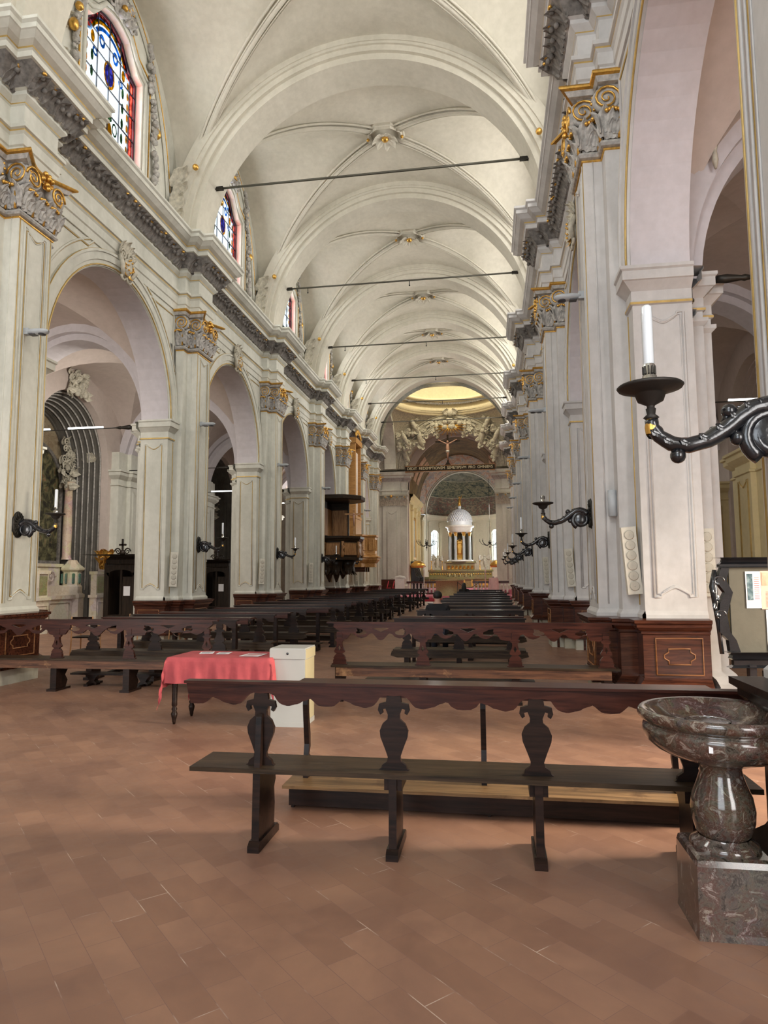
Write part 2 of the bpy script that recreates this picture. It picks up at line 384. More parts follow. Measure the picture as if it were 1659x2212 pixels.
def arc(cy, cz, r, a0=0., a1=PI, n=24, rz=None):
    rz = r if rz is None else rz
    return [(cy + r * math.cos(a0 + (a1 - a0) * i / n), cz + rz * math.sin(a0 + (a1 - a0) * i / n)) for i in range(n + 1)]
ORD = ['first', 'second', 'third', 'fourth', 'fifth', 'sixth', 'seventh', 'eighth', 'ninth', 'tenth', 'eleventh', 'twelfth', 'thirteenth', 'fourteenth', 'fifteenth']
# ------------------------------------------------------------------ floor
ZC = 9.95                                   # top of the main cornice, springing of the nave vault
b = MB(); b.box(-16, 9, -7.5, 72, -.3, 0); struct(b.build('floor', 'floor'), 'terracotta tile floor laid diagonally')
TW, TB = .45, .25                           # set-backs of the arcade wall and of the backing pilaster
HP, HB, HJ = .40, .64, .95                  # half widths: pilaster, backing pilaster, arch pier
SPR, RAD0 = 5.33, 0.0

# ------------------------------------------------------------------ arcade walls with their arches
WALLN = {-1: 'wall_left', 1: 'wall_right'}
walls = {}
for side in (-1, 1):
    b = MB(); g = MB(); w = MB()
    def fn(u, v, d, side=side): return (XS(side, d), u, v)
    k0 = 0 if side > 0 else 0
    for i in range(k0, 7):
        y0, y1 = PY[i] + HJ, PY[i + 1] - HJ; c, r = (y0 + y1) / 2, (y1 - y0) / 2; rz = 2.58
        out = [(PY[i], SPR)] + [(PY[i], 8.3), (PY[i + 1], 8.3), (PY[i + 1], SPR)] + arc(c, SPR, r, 0, PI, 32, rz)
        b.plate(out, [], fn, TW, TW + .70, 0, 1)
        # stepped archivolt on the nave face
        for r0, r1, pr, mt in ((.0, .12, .035, 0), (.12, .27, .06, 0), (.27, .32, .085, 0)):
            a = arc(c, SPR, r + r0 + .02, 0, PI, 32, rz + r0 + .02); o = arc(c, SPR, r + r1 + .02, 0, PI, 32, rz + r1 + .02)
            b.plate(a + o[::-1], [], fn, TW - pr, TW, mt)
        for q in (.05, .335):
            g.tube([(XS(side, TW - (.045 if q < .1 else .07)), y, z) for y, z in arc(c, SPR, r + q, 0, PI, 32, rz + q)], .016, 5, 0)
        # sunk spandrel field outlined with a moulding
        for sg in (-1, 1):
            a = [(c + sg * p[0], p[1]) for p in arc(0, SPR, r + .52, .42, 1.25, 10, rz + .52)]
            e = sg * (PY[i + 1] - c - .82)
            lp = a + [(c + e * .48, 8.02), (c + e, 8.02), (c + e, a[0][1])]
            for off, mm in ((0, b), (.05, g)):
                mm.tube([(XS(side, TW - .01), y, z - off * .5) for y, z in lp + [lp[0]]], .022 if mm is b else .011, 5, 0)
    # masonry behind the entablature
    b.box(min(XS(side, TW), XS(side, 1.0)), max(XS(side, TW), XS(side, 1.0)), PY[0] - 2.5, PY[7], 8.3, ZC - .05)
    walls[side] = struct(b.build(WALLN[side], ['wall', 'soffit'] if side < 0 else ['wallr', 'soffit']), 'nave arcade wall of pale plaster with round arches')
    g.build('gilt_moulding', 'goldline', walls[side])

# ------------------------------------------------------------------ entablature breaking forward over every pier
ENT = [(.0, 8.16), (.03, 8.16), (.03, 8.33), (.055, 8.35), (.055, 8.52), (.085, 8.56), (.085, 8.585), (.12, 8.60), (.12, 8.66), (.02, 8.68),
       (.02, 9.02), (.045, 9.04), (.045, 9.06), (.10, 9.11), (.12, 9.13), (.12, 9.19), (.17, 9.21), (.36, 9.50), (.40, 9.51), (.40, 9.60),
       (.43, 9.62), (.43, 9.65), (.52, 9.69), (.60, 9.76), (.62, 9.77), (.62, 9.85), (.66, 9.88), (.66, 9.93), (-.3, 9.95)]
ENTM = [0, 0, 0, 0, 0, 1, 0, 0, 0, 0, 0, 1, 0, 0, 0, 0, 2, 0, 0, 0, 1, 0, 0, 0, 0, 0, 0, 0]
for n_, side in enumerate((-1, 1)):
    path = [(XS(side, TW), PY[0] - 2.6)]
    for y in PY:
        if y == PY[7]: path += [(XS(side, TW), y - HB), (XS(side, TB), y - HB), (XS(side, TB), y - HP), (XS(side, 0), y - HP), (XS(side, 0), y + HP)]; break
        for dy, t in ((-HB, TW), (-HB, TB), (-HP, TB), (-HP, 0), (HP, 0), (HP, TB), (HB, TB), (HB, TW)): path.append((XS(side, t), y + dy))
    sg = 1 if side < 0 else -1
    b = MB().sweep(path, ENT, sg, mats=ENTM)
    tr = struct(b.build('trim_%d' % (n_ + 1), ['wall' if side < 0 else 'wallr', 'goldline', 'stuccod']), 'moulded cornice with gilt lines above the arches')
    # carved acanthus running in the hollow of the cornice
    lv = MB(); gd = MB(); rnd = random.Random(3)
    zc0, zc1 = 9.20, 9.52
    for j in range(len(path) - 1):
        p0, p1 = Vector(path[j]), Vector(path[j + 1]); d = p1 - p0
        ext = .40; L = d.length; d.normalize(); nn = Vector((d.y, -d.x)) * sg
        a0 = 0.; a1 = L
        if L > 1.0:
            if j > 0: a0 = .22
            a1 = L - .22
        elif abs(d.y) > .5: a0, a1 = -.22, L + .22
        q = a0 + .08; far = p0.y > 30
        st = .15 if not far else .3
        while q < a1 - .03:
            bp = p0 + d * q + nn * .14; k = rnd.random()
            lv.leaf((bp.x, bp.y, zc0 - .02), (nn.x * .35 + d.x * (k - .5), nn.y * .35 + d.y * (k - .5), 1), (nn.x, nn.y, -.15), .36 + .06 * k, st * 1.25, .9, 0, 4)
            if not far or k > .5:
                tp = p0 + d * (q + st * .5) + nn * (.27 + .08 * k)
                lv.ball((tp.x, tp.y, 9.30 + .1 * k), .045, 5, 0)
                if k > .62: gd.ball((tp.x + nn.x * .03, tp.y + nn.y * .03, 9.36 + .1 * k), .038, 5, 0, (1, 1.4, .8))
            q += st
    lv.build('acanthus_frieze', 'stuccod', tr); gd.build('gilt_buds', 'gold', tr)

# ------------------------------------------------------------------ clerestory walls and stained-glass windows
CT = .70                                    # set-back of the clerestory wall
HW = 1.10; WB, WS, WA = 10.55, 13.08, 13.75
def win_outline(e=0.):
    w = HW + e
    return [(-w + .22, WB - e), (-w + .16, WB + .12 - e), (-w, WB + .18 - e), (-w, WS + e), (-w + .22, WS + .08 + e), (-.70 - e * .5, WS + .30 + e * .6), (-.5, WA - .10 + e), (-.25, WA - .01 + e), (0, WA + .03 + e),
            (.25, WA - .01 + e), (.5, WA - .10 + e), (.70 + e * .5, WS + .30 + e * .6), (w - .22, WS + .08 + e), (w, WS + e), (w, WB + .18 - e), (w - .16, WB + .12 - e), (w - .22, WB - e)]
wn = 0
for side in (-1, 1):
    b = MB()
    def fn(u, v, d, side=side): return (XS(side, d), u, v)
    for i in range(7):
        c = MID[i]; hb = (PY[i + 1] - PY[i]) / 2
        b.plate([(c - hb, ZC - .2), (c + hb, ZC - .2), (c + hb, 15.4), (c - hb, 15.4)], [[(c + u, v) for u, v in win_outline()]], fn, CT, CT + .30)
    b.box(min(XS(side, CT), XS(side, CT + .3)), max(XS(side, CT), XS(side, CT + .3)), -4, PY[0], ZC - .2, 15.4)
    cw = struct(b.build('wall_clerestory', 'wall' if side < 0 else 'wallr', walls[side]))
    del cw['kind']
    if side > 0: continue
    for i in range(7):
        c = MID[i]; wn += 1
        w = bpy.data.objects.new('window_%d' % wn, None); COL.objects.link(w); w.location = (XS(side, CT), c, 0)
        struct(w, 'stained-glass clerestory window, %s along the wall above the pulpit' % ORD[i])
        X = lambda t: side * t
        fnl = lambda u, v, d: (X(d), u, v)
        f = MB().plate(win_outline(.0), [win_outline(-.035)], fnl, .16, .24)
        f.build('frame', 'lead', w)
        # glazing: white ground, rose and amber borders, blue arch, medallion and vase
        gl = MB().plate([(u * .60, WB + .25 + (v - WB) * .88) for u, v in win_outline(-.05)], [], fnl, .2, .204); gl.build('white_glazing', 'glassw', w)
        def band(m, e0, e1, s0, s1, nm):
            o = [(u * e0, 12.1 + (v - 12.1) * s0) for u, v in win_outline(-.05)]; q = [(u * e1, 12.1 + (v - 12.1) * s1) for u, v in win_outline(-.05)]
            MB().plate(o, [q], fnl, .2, .204).build(nm, m, w)
        inner = [(u * .60, WB + .25 + (v - WB) * .88) for u, v in win_outline(-.05)]
        o = [(u, v) for u, v in win_outline(-.04)]; q = [(u * .86, 12.1 + (v - 12.1) * .955) for u, v in win_outline(-.05)]
        MB().plate(o, [q], fnl, .2, .204).build('rose_border', 'glassr', w)
        q2 = [(u * .80, 12.1 + (v - 12.1) * .92) for u, v in win_outline(-.05)]
        MB().plate(q, [q2], fnl, .2, .204).build('pale_border', 'glassl', w)
        MB().plate(q2, [inner], fnl, .2, .204).build('white_border', 'glassw', w)
        bits = {'glassy': MB(), 'glassb': MB(), 'glassv': MB(), 'glassg': MB(), 'glassl': MB()}
        def ell(mk, cy, cz, ry, rz, x=.195, a0=0, a1=2 * PI, n=18, hole=0.):
            e = [(cy + ry * math.cos(a0 + (a1 - a0) * k / n), cz + rz * math.sin(a0 + (a1 - a0) * k / n)) for k in range(n + (a1 - a0 < 6.2))]
            if hole:
                h = [(cy + ry * hole * math.cos(a0 + (a1 - a0) * k / n), cz + rz * hole * math.sin(a0 + (a1 - a0) * k / n)) for k in range(n + (a1 - a0 < 6.2))]
                if a1 - a0 > 6.2: bits[mk].plate(e, [h], fnl, x, x + .003); return
                e = e + h[::-1]
            bits[mk].plate(e, [], fnl, x, x + .003)
        ell('glassv', .05, 12.55, .16, .24); ell('glassy', .05, 12.55, .21, .31, hole=.78)
        ell('glassy', 0, 11.25, .23, .33); ell('glassg', 0, 11.6, .2, .1, .192)
        ell('glassy', 0, 12.95, .72, .66, a0=.35, a1=PI - .35, hole=.86); ell('glassb', 0, 12.95, .60, .52, .192, .5, PI - .5, hole=.84)
        ell('glassl', 0, 12.95, .82, .74, .198, .3, PI - .3, hole=.88)
        for sg in (-1, 1):
            for k in range(7): ell('glassy', sg * .80, 11.3 + k * .26, .035, .10, n=8)
            for k in range(4): ell('glassg', sg * .60, 11.45 + k * .36, .05, .13, n=8)
            ell('glassy', sg * .60, 12.95, .07, .14, n=10); ell('glassb', sg * .50, 12.68, .09, .1, n=10, hole=.5)
            ell('glassb', sg * .26, 13.1, .11, .15, n=10, hole=.5); ell('glassg', sg * .42, 11.15, .14, .1, n=8, hole=.6); ell('glassg', sg * .32, 11.45, .1, .16, n=8, hole=.7)
            for k in range(4): ell('glassy', sg * (.2 + k * .16), 10.82, .06, .045, n=8)
        for k2, mb in bits.items(): mb.build({'glassy': 'amber_motifs', 'glassb': 'blue_motifs', 'glassv': 'violet_medallion', 'glassg': 'green_leaves', 'glassl': 'pale_blue_arch'}[k2], k2, w)
        ld = MB()
        for u in (-.84, -.44, 0, .44, .84): ld.box(*sorted((X(.17), X(.19))), u - .013, u + .013, WB, WA - (.0 if abs(u) < .1 else .12 if abs(u) < .6 else .6))
        for v in (11.1, 11.65, 12.2, 12.75, 13.12): ld.box(*sorted((X(.17), X(.19))), -HW, HW, v - .012, v + .012)
        ld.build('leading', 'lead', w)
        # moulded and gilded surround, garlands and crowning shell
        sur = MB(); gg = MB(); st = MB()
        for e, r_ in ((.10, .05), (.22, .035), (.34, .03)): sur.tube([(X(-.02), u, v) for u, v in win_outline(e)], r_, 6)
        gg.tube([(X(-.045), u, v) for u, v in win_outline(.28)], .018, 5)
        hb = (PY[i + 1] - PY[i]) / 2 - .62
        for rr_ in (0, .12, .2):
            sur.tube([(X(-.03), (hb - rr_) * math.sin(a), ZC + (4.9 - rr_) * math.cos(a)) for a in [(-1.35 + 2.7 * k / 30) for k in range(31)]], .03, 5)
        gg.tube([(X(-.05), (hb - .06) * math.sin(a), ZC + (4.84) * math.cos(a)) for a in [(-1.3 + 2.6 * k / 30) for k in range(31)]], .014, 5)
        rd = random.Random(i)
        for sg in (-1, 1):
            pts = [(sg * (1.2 + .42 * math.sin(k / 16 * PI * .5) + .05 * math.sin(k)), 14.15 - k * .2) for k in range(17)]
            for k, (u, v) in enumerate(pts):
                for _ in range(3): st.ball((X(-.08 - .04 * rd.random()), u + rd.uniform(-.06, .06), v + rd.uniform(-.1, .1)), rd.uniform(.05, .09), 6)
                st.leaf((X(-.06), u, v), (0, sg * rd.uniform(-.6, .8), -1), (X(-1), 0, 0), .2, .11, .7)
            gg.ball((X(-.1), sg * 1.66, 12.25), .10, 8, 0, (1, 1, 1.3)); gg.ball((X(-.1), sg * 1.6, 10.75), .09, 8)
            for rr_ in (.22, .16): sur.scroll((X(-.06), sg * 1.35, 10.6), rr_, (0, sg, 0), (0, 0, 1), 1.4, .03)
        for k in range(9):
            a = PI * (k / 8)
            st.leaf((X(-.06), .1 * math.cos(a), WA + .12 + .05 * math.sin(a)), (0, math.cos(a), math.sin(a) + .25), (X(-1), 0, 0), .42, .16, .8)
        for k in range(12): st.ball((X(-.12), rd.uniform(-.4, .4), WA + rd.uniform(.1, .5)), rd.uniform(.05, .1), 6)
        for sg in (-1, 1):
            st.scroll((X(-.1), sg * .42, WA + .18), .17, (0, sg, 0), (0, 0, 1), 1.8, .035); gg.scroll((X(-.16), sg * .25, WA + .42), .12, (0, sg, 0), (0, 0, 1), 1.5, .022)
        gg.ball((X(-.16), 0, WA + .3), .07, 8)
        sur.build('moulded_surround', 'wall', w); gg.build('gilding', 'gold', w); st.build('stucco_garland', 'stucco', w)

# ------------------------------------------------------------------ vaults
def vault(mb, xc, a, yc, hb, z0, ha, hbz, m=0, N=16):
    for sx in (-1, 1):
        def f1(u, v, sx=sx):
            ph = u * PI / 2; ta = (v * 2 - 1) * ph
            return (xc + sx * a * math.sin(ph), yc + hb * math.sin(ta), z0 + ha * math.cos(ta))
        def f2(u, v, sx=sx):
            ph = u * PI / 2; ta = (v * 2 - 1) * ph
            return (xc + a * math.sin(ta), yc + sx * hb * math.sin(ph), z0 + ha * math.cos(ta))
        mb.grid(f1, N, N, m); mb.grid(f2, N, N, m)
NA = (XR - XL) / 2 + CT
cb = MB(); rb = MB(); ta_ = MB(); bo = MB(); bg = MB(); lf = MB(); lg = MB()
bays = [(PY[0] + PY[1]) / 2 - 6.5] + MID
halfs = [3.25] + [(PY[i + 1] - PY[i]) / 2 for i in range(7)]
for c, h in zip(bays, halfs):
    vault(cb, XC, NA, c, h, ZC, 5.0, 5.0)
    hb = h - .35
    for sx in (-1, 1):
        for sy in (-1, 1):
            dx, dy = NA * sx, h * sy; L = math.hypot(dx, dy); px, py = -dy / L, dx / L
            for off, r_, dz in ((0, .085, .01), (.17, .035, .0), (-.17, .035, .0), (.10, .018, .06), (-.10, .018, .06)):
                pts = []
                for k in range(25):
                    ph = PI / 2 * (k / 24) * .9 + .07
                    o_ = off * (1 - .55 * k / 24)
                    pts.append((XC + dx * math.sin(ph) + px * o_, c + dy * math.sin(ph) + py * o_, ZC + 5.0 * math.cos(ph) - dz + (-.02)))
                rb.tube(pts, r_, 5)
            # carved leaf corbel where the rib springs
            ex, ey = XC + sx * (NA - .12), c + sy * (h - .62)
            if sx < 0 or c > 10:
                for k in range(4):
                    lf.leaf((ex, ey + sy * (-.1 * (k % 2)), ZC + .35 + .36 * k), (-sx * (.1 + .12 * k), -sy * .12, 1), (-sx, -sy * .6, 0), .62, .34, .75)
                lg.ball((ex - sx * .1, ey, ZC + .52), .13, 8, 0, (1, 1, .8)); lg.ball((ex - sx * .62, ey - sy * .2, ZC + 1.88), .08, 8)
    zt = ZC + 5.0
    oc = [(XC + .62 * math.cos(PI / 8 + k * PI / 4), c + .55 * math.sin(PI / 8 + k * PI / 4)) for k in range(8)]
    bo.sweep(oc, [(-.16, zt + .05), (-.16, zt - .09), (-.08, zt - .13), (-.05, zt - .07), (.0, zt - .07), (.03, zt + .05)], 1, True)
    for k in range(8):
        a = k * PI / 4; bo.leaf((XC + .06 * math.cos(a), c + .06 * math.sin(a), zt - .12), (math.cos(a), math.sin(a), -.1), (0, 0, -1), .40, .2, .6)
    bg.lathe([(.0, zt - .26), (.07, zt - .24), (.12, zt - .18), (.08, zt - .10)], (XC, c, 0), 10)
    for a in (0, PI): bg.ball((XC + .52 * math.cos(a), c, zt - .14), .05, 8)
def ell_ring(mb, a_in, h_in, a_out, h_out, y0, y1, m=0, n=48):
    o = [(XC + a_out * math.cos(PI * k / n), ZC + h_out * math.sin(PI * k / n)) for k in range(n + 1)]
    q = [(XC + a_in * math.cos(PI * k / n), ZC + h_in * math.sin(PI * k / n)) for k in range(n + 1)]
    s0 = len(mb.f)
    mb.plate(o + q[::-1], [], lambda u, v, d: (u, d, v), y0, y1, m)
for y in PY:
    ell_ring(ta_, 4.36, 4.5, NA + .1, 5.2, y - .46, y + .46)
    for s_ in (-1, 1):
        ell_ring(ta_, 4.52, 4.66, NA + .1, 5.2, *sorted((y + s_ * .46, y + s_ * .56)))
        ell_ring(ta_, 4.66, 4.80, NA + .1, 5.2, *sorted((y + s_ * .56, y + s_ * .62)))
        ell_ring(ta_, 4.80, 4.86, NA + .1, 5.2, *sorted((y + s_ * .62, y + s_ * .655)))
    for side in (-1, 1):
        x0 = XS(side, -.14 + .06); ta_.box(*sorted((x0, XS(side, .7))), y - .52, y + .52, ZC - .03, ZC + .28)
ce = struct(cb.build('ceiling', 'vault'), 'pale groin vault of the nave')
rb.build('vault_rib', 'vault', ce); ta_.build('transverse_arch', 'vault', ce); bo.build('boss_rosette', 'vault', ce); bg.build('gilt_boss', 'gold', ce)
lf.build('leaf_corbel', 'stuccow', ce); lg.build('gilt_knob', 'gold', ce)
rf = MB(); rf.box(XS(-1, 1.1), XS(1, 1.1), -4.0, 44.0, 15.45, 15.6)
for side in (-1, 1): rf.box(*sorted((XS(side, .72), XS(side, 8.2))), -3.5, 44, 8.75, 8.95)
rf.build('roof_slab', 'aisle', ce)
b = MB(); b.box(-13.4, 8.4, -7.3, -7.0, 0, 16); b.box(-13.4, 8.4, -7.0, -3.5, 8.75, 8.95) if False else None; b.box(XS(-1, .7), XS(1, .7), -7.0, -4.0, 15.3, 15.6)
for side in (-1, 1): b.box(*sorted((XS(side, .72), XS(side, 8.2))), -7.2, -3.5, 8.75, 8.95); b.box(*sorted((XS(side, .5), XS(side, .8))), -7.2, PY[0] - 2.5, 8.3, 15.5); b.box(*sorted((XS(side, TW), XS(side, 1.15))), -7.2, PY[0] - HJ - 4.6, 0, 8.9)
struct(b.build('wall_front', 'wall'), 'entrance wall behind the viewer')
# ------------------------------------------------------------------ piers
def pier_path(side, e=0.):
    t = TW + .70
    P = [(-HJ, t), (-HJ, TW), (-HB, TW), (-HB, TB), (-HP, TB), (-HP, 0), (HP, 0), (HP, TB), (HB, TB), (HB, TW), (HJ, TW), (HJ, t)]
    AP = [(.62, t), (.62, t + .22), (.34, t + .22), (.34, t + .40), (-.34, t + .40), (-.34, t + .22), (-.62, t + .22), (-.62, t)]
    return [(side * a, y) for y, a in P], [(side * a, y) for y, a in AP]
def chevron(w, z0, z1, n=1):
    """outline of a sunk panel whose ends have a pointed ogee notch"""
    k = w * .5; q = w * .26; h = w * .42
    bot = [(-w, z0), (-k * 1.35, z0), (-k * 1.3, z0 + h * .35), (-q * .7, z0 + h), (0, z0 + h * 1.12), (q * .7, z0 + h), (k * 1.3, z0 + h * .35), (k * 1.35, z0), (w, z0)]
    top = [(x, z1 - (z - z0)) for x, z in reversed(bot)]
    return bot + top + [bot[0]]
def make_pier(side):
    mm = ['wall', 'goldline', 'stoneb'] if side < 0 else ['wallr', 'goldline', 'stoneb']
    root = thing('arcade_pier', '', 'pier')
    sg = 1 if side < 0 else -1
    full, ap = pier_path(side); loop = full + ap
    X = lambda t: side * t
    b = MB()
    # nave side runs up to the entablature, the arch pier stops at its impost
    b.sweep(full[1:-1], [(.035, 1.0), (.035, 1.09), (.012, 1.12), (.0, 1.14), (0, 7.28)], sg)
    b.sweep(full[2:-2], [(0, 7.2), (0, 8.2)], sg)
    b.sweep([full[0], full[1]], [(.035, 1.0), (.035, 1.09), (.0, 1.14), (0, SPR)], sg); b.sweep([full[-2], full[-1]], [(.035, 1.0), (.035, 1.09), (0, 1.14), (0, SPR)], sg)
    b.sweep([full[-1]] + ap + [full[0]], [(.10, 0), (.10, .26), (.06, .34), (.04, .36), (.0, .40), (0, SPR)], sg)
    b.sweep([full[-1]] + ap + [full[0]], [(0, 4.70), (.05, 4.75), (.05, 4.8), (.0, 4.81)], sg)
    b.box(*sorted((X(TW - .0), X(TW + .7))), -HJ, HJ, SPR - .02, SPR + .02)
    # the aisle side carries on above the impost as the springing of the aisle arch
    b.build('shaft', mm, root)
    st = MB().sweep(full, [(.05, 0), (.05, .30), (.02, .33), (.0, .36)], sg); st.build('plinth', 'stoneb', root)
    im = MB(); IP = [(p_, z_ - .27) for p_, z_ in [(0, 5.16), (.03, 5.17), (.03, 5.20), (.012, 5.22), (.012, 5.34), (.05, 5.38), (.11, 5.44), (.13, 5.45), (.13, 5.56), (.155, 5.58), (.155, 5.62), (0, 5.63)]]
    for seg in ([(X(TW - .001), -HB - .02)] and [[(X(TW), -HB), (X(TW), -HJ)][::-1], ]): pass
    im.sweep([(X(TW + .70), -HJ), (X(TW), -HJ), (X(TW), -HB)], IP, sg, mats=[0, 1] + [0] * 9)
    im.sweep([(X(TW), HB), (X(TW), HJ), (X(TW + .70), HJ)], IP, sg, mats=[0, 1] + [0] * 9)
    im.sweep([full[-1]] + ap + [full[0]], IP, sg, mats=[0, 1] + [0] * 9)
    im.build('impost', [mm[0], 'goldline'], root)
    # raised panel lines: nave face, both sides of the pilaster and the arch reveals
    pl = MB(); gp = MB()
    for w, r_, mb in ((.26, .014, pl), (.215, .007, gp), (.185, .010, pl)):
        mb.tube([(X(-.004), u, z) for u, z in chevron(w, 1.25 + (.26 - w), 7.1 - (.26 - w))], r_, 5)
    for s_ in (-1, 1):
        for w, r_, mb in ((.24, .016, pl), (.205, .010, pl if side > 0 else gp)):
            mb.tube([(X(TW + .35 + u), s_ * (HJ + .004), z) for u, z in chevron(w, 1.30 + (.24 - w), 4.78 - (.24 - w))], r_, 5)
        gp.tube([(X(-.002), s_ * (HP - .03), 1.2), (X(-.002), s_ * (HP - .03), 7.2)], .008, 5)
        pl.tube([(X(-.002), s_ * (HP - .08), 1.2), (X(-.002), s_ * (HP - .08), 7.2)], .010, 5)
        pl.tube([(X(TB * .5), s_ * (HP + .002), 1.2), (X(TB * .5), s_ * (HP + .002), 7.2)], .010, 5)
        gp.tube([(X(TW - .002), s_ * (HB + .05), 1.2), (X(TW - .002), s_ * (HB + .05), 4.85)], .010, 5)
    pl.build('panel_moulding', mm[0], root); gp.build('gilt_line', 'goldline', root)
    # wooden panelling around the foot
    wb = MB(); WP = [(.05, .22), (.13, .23), (.13, .27), (.10, .30), (.06, .34), (.05, .36), (.05, .86), (.07, .87), (.07, .90), (.10, .92), (.13, .95), (.13, .98), (.16, 1.0), (.16, 1.035), (.03, 1.05)]
    wb.sweep(full, WP, sg)
    for s_ in (-1, 1):
        for (t0, t1) in ((TW + .10, TW + .60), (.06, TB - .03)):
            wb.box(*sorted((X(t0 - .0), X(t0 + .05))), *sorted((s_ * (HJ if t0 > .4 else HP), s_ * ((HJ if t0 > .4 else HP) + .085))), .0, .23)
    base = wb.build('panelling', 'wood_base', root)
    fr = MB()
    def frame(ax, at, c0, w, z0, z1):
        rect = [(c0 - w, z0), (c0 + w, z0), (c0 + w, z1), (c0 - w, z1), (c0 - w, z0)]
        k = .05; w2 = w * .66; a0, a1 = z0 + .12, z1 - .12
        oc = [(c0 - w2 + k, a0), (c0 + w2 - k, a0), (c0 + w2 - k, a0 + .04), (c0 + w2, a0 + .07), (c0 + w2, a1 - .07), (c0 + w2 - k, a1 - .04), (c0 + w2 - k, a1), (c0 - w2 + k, a1), (c0 - w2 + k, a1 - .04), (c0 - w2, a1 - .07), (c0 - w2, a0 + .07), (c0 - w2 + k, a0 + .04), (c0 - w2 + k, a0)]
        for l, r_ in ((rect, .011), (oc, .009)):
            fr.tube([((X(at), u, z) if ax == 'x' else (X(u), at, z)) for u, z in l], r_, 5)
    frame('x', -.055, 0, .32, .40, .82); fr.build('panel_frame', 'wood_gilt', base)
    for s_ in (-1, 1):
        fr = MB(); frame('y', s_ * (HJ + .055), TW + .35, .26, .40, .82); fr.build('panel_frame', 'wood_gilt', base)
    # capital
    cp = MB(); cg = MB()
    cpath = full[2:-2]
    cp.sweep(cpath, [(.0, 7.20), (.05, 7.21), (.07, 7.24), (.05, 7.28), (.01, 7.29), (.0, 7.31), (.02, 7.9), (.06, 8.04)], sg)
    cg.sweep(cpath, [(.0, 7.165), (.02, 7.17), (.02, 7.185), (0, 7.20)], sg)
    rd = random.Random(5)
    faces = [((X(TB / 2), -HP), (0, -1), TB * .8), ((X((TB + TW) / 2), -HB), (0, -1), .2), ((X(TB / 2), HP), (0, 1), TB * .8), ((X((TB + TW) / 2), HB), (0, 1), .2)]
    for yy in (-.27, 0, .27): faces.append(((X(0), yy), (X(-1), 0), .26))
    for yy in (-.54, .54): faces.append(((X(TB), yy), (X(-1), 0), .2))
    for (px, py), (nx, ny), w in faces:
        for row, (z0, L) in enumerate(((7.30, .27), (7.33, .44))):
            for q in ((0,) if row == 0 else (-.5, .5)):
                tx, ty = -ny, nx
                cp.leaf((px + tx * q * w + nx * .02, py + ty * q * w + ny * .02, z0), (nx * .05, ny * .05, 1), (nx, ny, 0), L, w * (1.0 if row == 0 else .8), .45)
                cp.leaf((px + tx * (q * w + .04) + nx * .05, py + ty * (q * w + .04) + ny * .05, z0 + .05), (nx * .12 + .2 * tx, ny * .12 + .2 * ty, 1), (nx, ny, 0), L * .7, w * .5, .5)
        cg.tube([(px + nx * .045 + -ny * w * .42, py + ny * .045 + nx * w * .42, 7.30), (px + nx * .07 - ny * w * .42, py + ny * .07 + nx * w * .42, 7.66)], [.022, .012], 6)
        [cg.ball((px + nx * .13 - ny * q, py + ny * .13 + nx * q, 7.665 - abs(q) * .3), .030, 6) for q in (-.08, -.04, 0, .04, .08)]
    for k in range(7):
        cg.ball((X(-.17), rd.uniform(-.12, .12), rd.uniform(7.86, 8.10)), .045, 6)
        cg.leaf((X(-.10), rd.uniform(-.06, .06), 7.95), (0, math.cos(k), math.sin(k) + .3), (X(-1), 0, 0), .16, .07, .8)
    capo = cp.build('capital', 'stucco', root); cg.build('gilt_ornament', 'gold', capo)
    # abacus with curved, gilded edge
    ab = MB(); ag = MB()
    def abac(pts):
        ab.sweep(pts, [(0, 8.04), (.08, 8.05), (.11, 8.12), (.0, 8.13)], sg); ag.sweep(pts, [(.10, 8.115), (.15, 8.13), (.16, 8.15), (.15, 8.175), (.05, 8.18)], sg)
    n = 8
    def curve(p0, p1, dep, nx, ny): return [(p0[0] + (p1[0] - p0[0]) * k / n - nx * dep * math.sin(PI * k / n), p0[1] + (p1[1] - p0[1]) * k / n - ny * dep * math.sin(PI * k / n)) for k in range(n + 1)]
    e = .05
    A = [(X(TB), -HP - e), (X(-e), -HP - e)]; B = [(X(-e), HP + e), (X(TB), HP + e)]
    abac([(X(TW), -HB - e), (X(TB), -HB - e), (X(TB), -HP - e)] [:2] + [(X(TB), -HP - e)])
    abac([(X(TB), HP + e), (X(TB), HB + e), (X(TW), HB + e)])
    abac(A + curve(A[1], B[0], .16, X(-1), 0)[1:-1] + B)
    aba = ab.build('abacus', 'stucco', capo); ag.build('gilt_edge', 'gold', capo)
    # volutes: on the flanks of both pilasters and on the nave face
    R = .175
    for (cx, cy), ax in (((X(.02), -1), 'y'), ((X(TB + .04), -2), 'y'), ((X(.02), 1), 'y'), ((X(TB + .04), 2), 'y')):
        s_ = 1 if cy > 0 else -1; yb = s_ * (HP if abs(cy) == 1 else HB)
        v = MB(); zc = 7.86
        v.lathe([(.001, yb - s_ * .02), (R, yb - s_ * .02), (R + .012, yb + s_ * .02), (R - .01, yb + s_ * .075), (R * .8, yb + s_ * .05), (R * .45, yb + s_ * .045), (.001, yb + s_ * .075)], (cx, 0, zc), 22, 0, 'Y')
        v.scroll((cx, yb + s_ * .075, zc), R, (X(1), 0, 0), (0, 0, 1), 2.1, .017, 1)
        v.tube([(cx + X(-R), yb, zc), (cx + X(-R * .6), yb, zc + .14), (cx + X(.05), yb, 8.02)], .03, 6)
        for k in range(5): v.ball((cx + X(-R - .01) * math.cos(k * .5 - .6), yb - s_ * .01, zc + R * math.sin(k * .5 - .6)), .022, 6, 1)
        v.build('volute', ['stucco', 'gold'], capo)
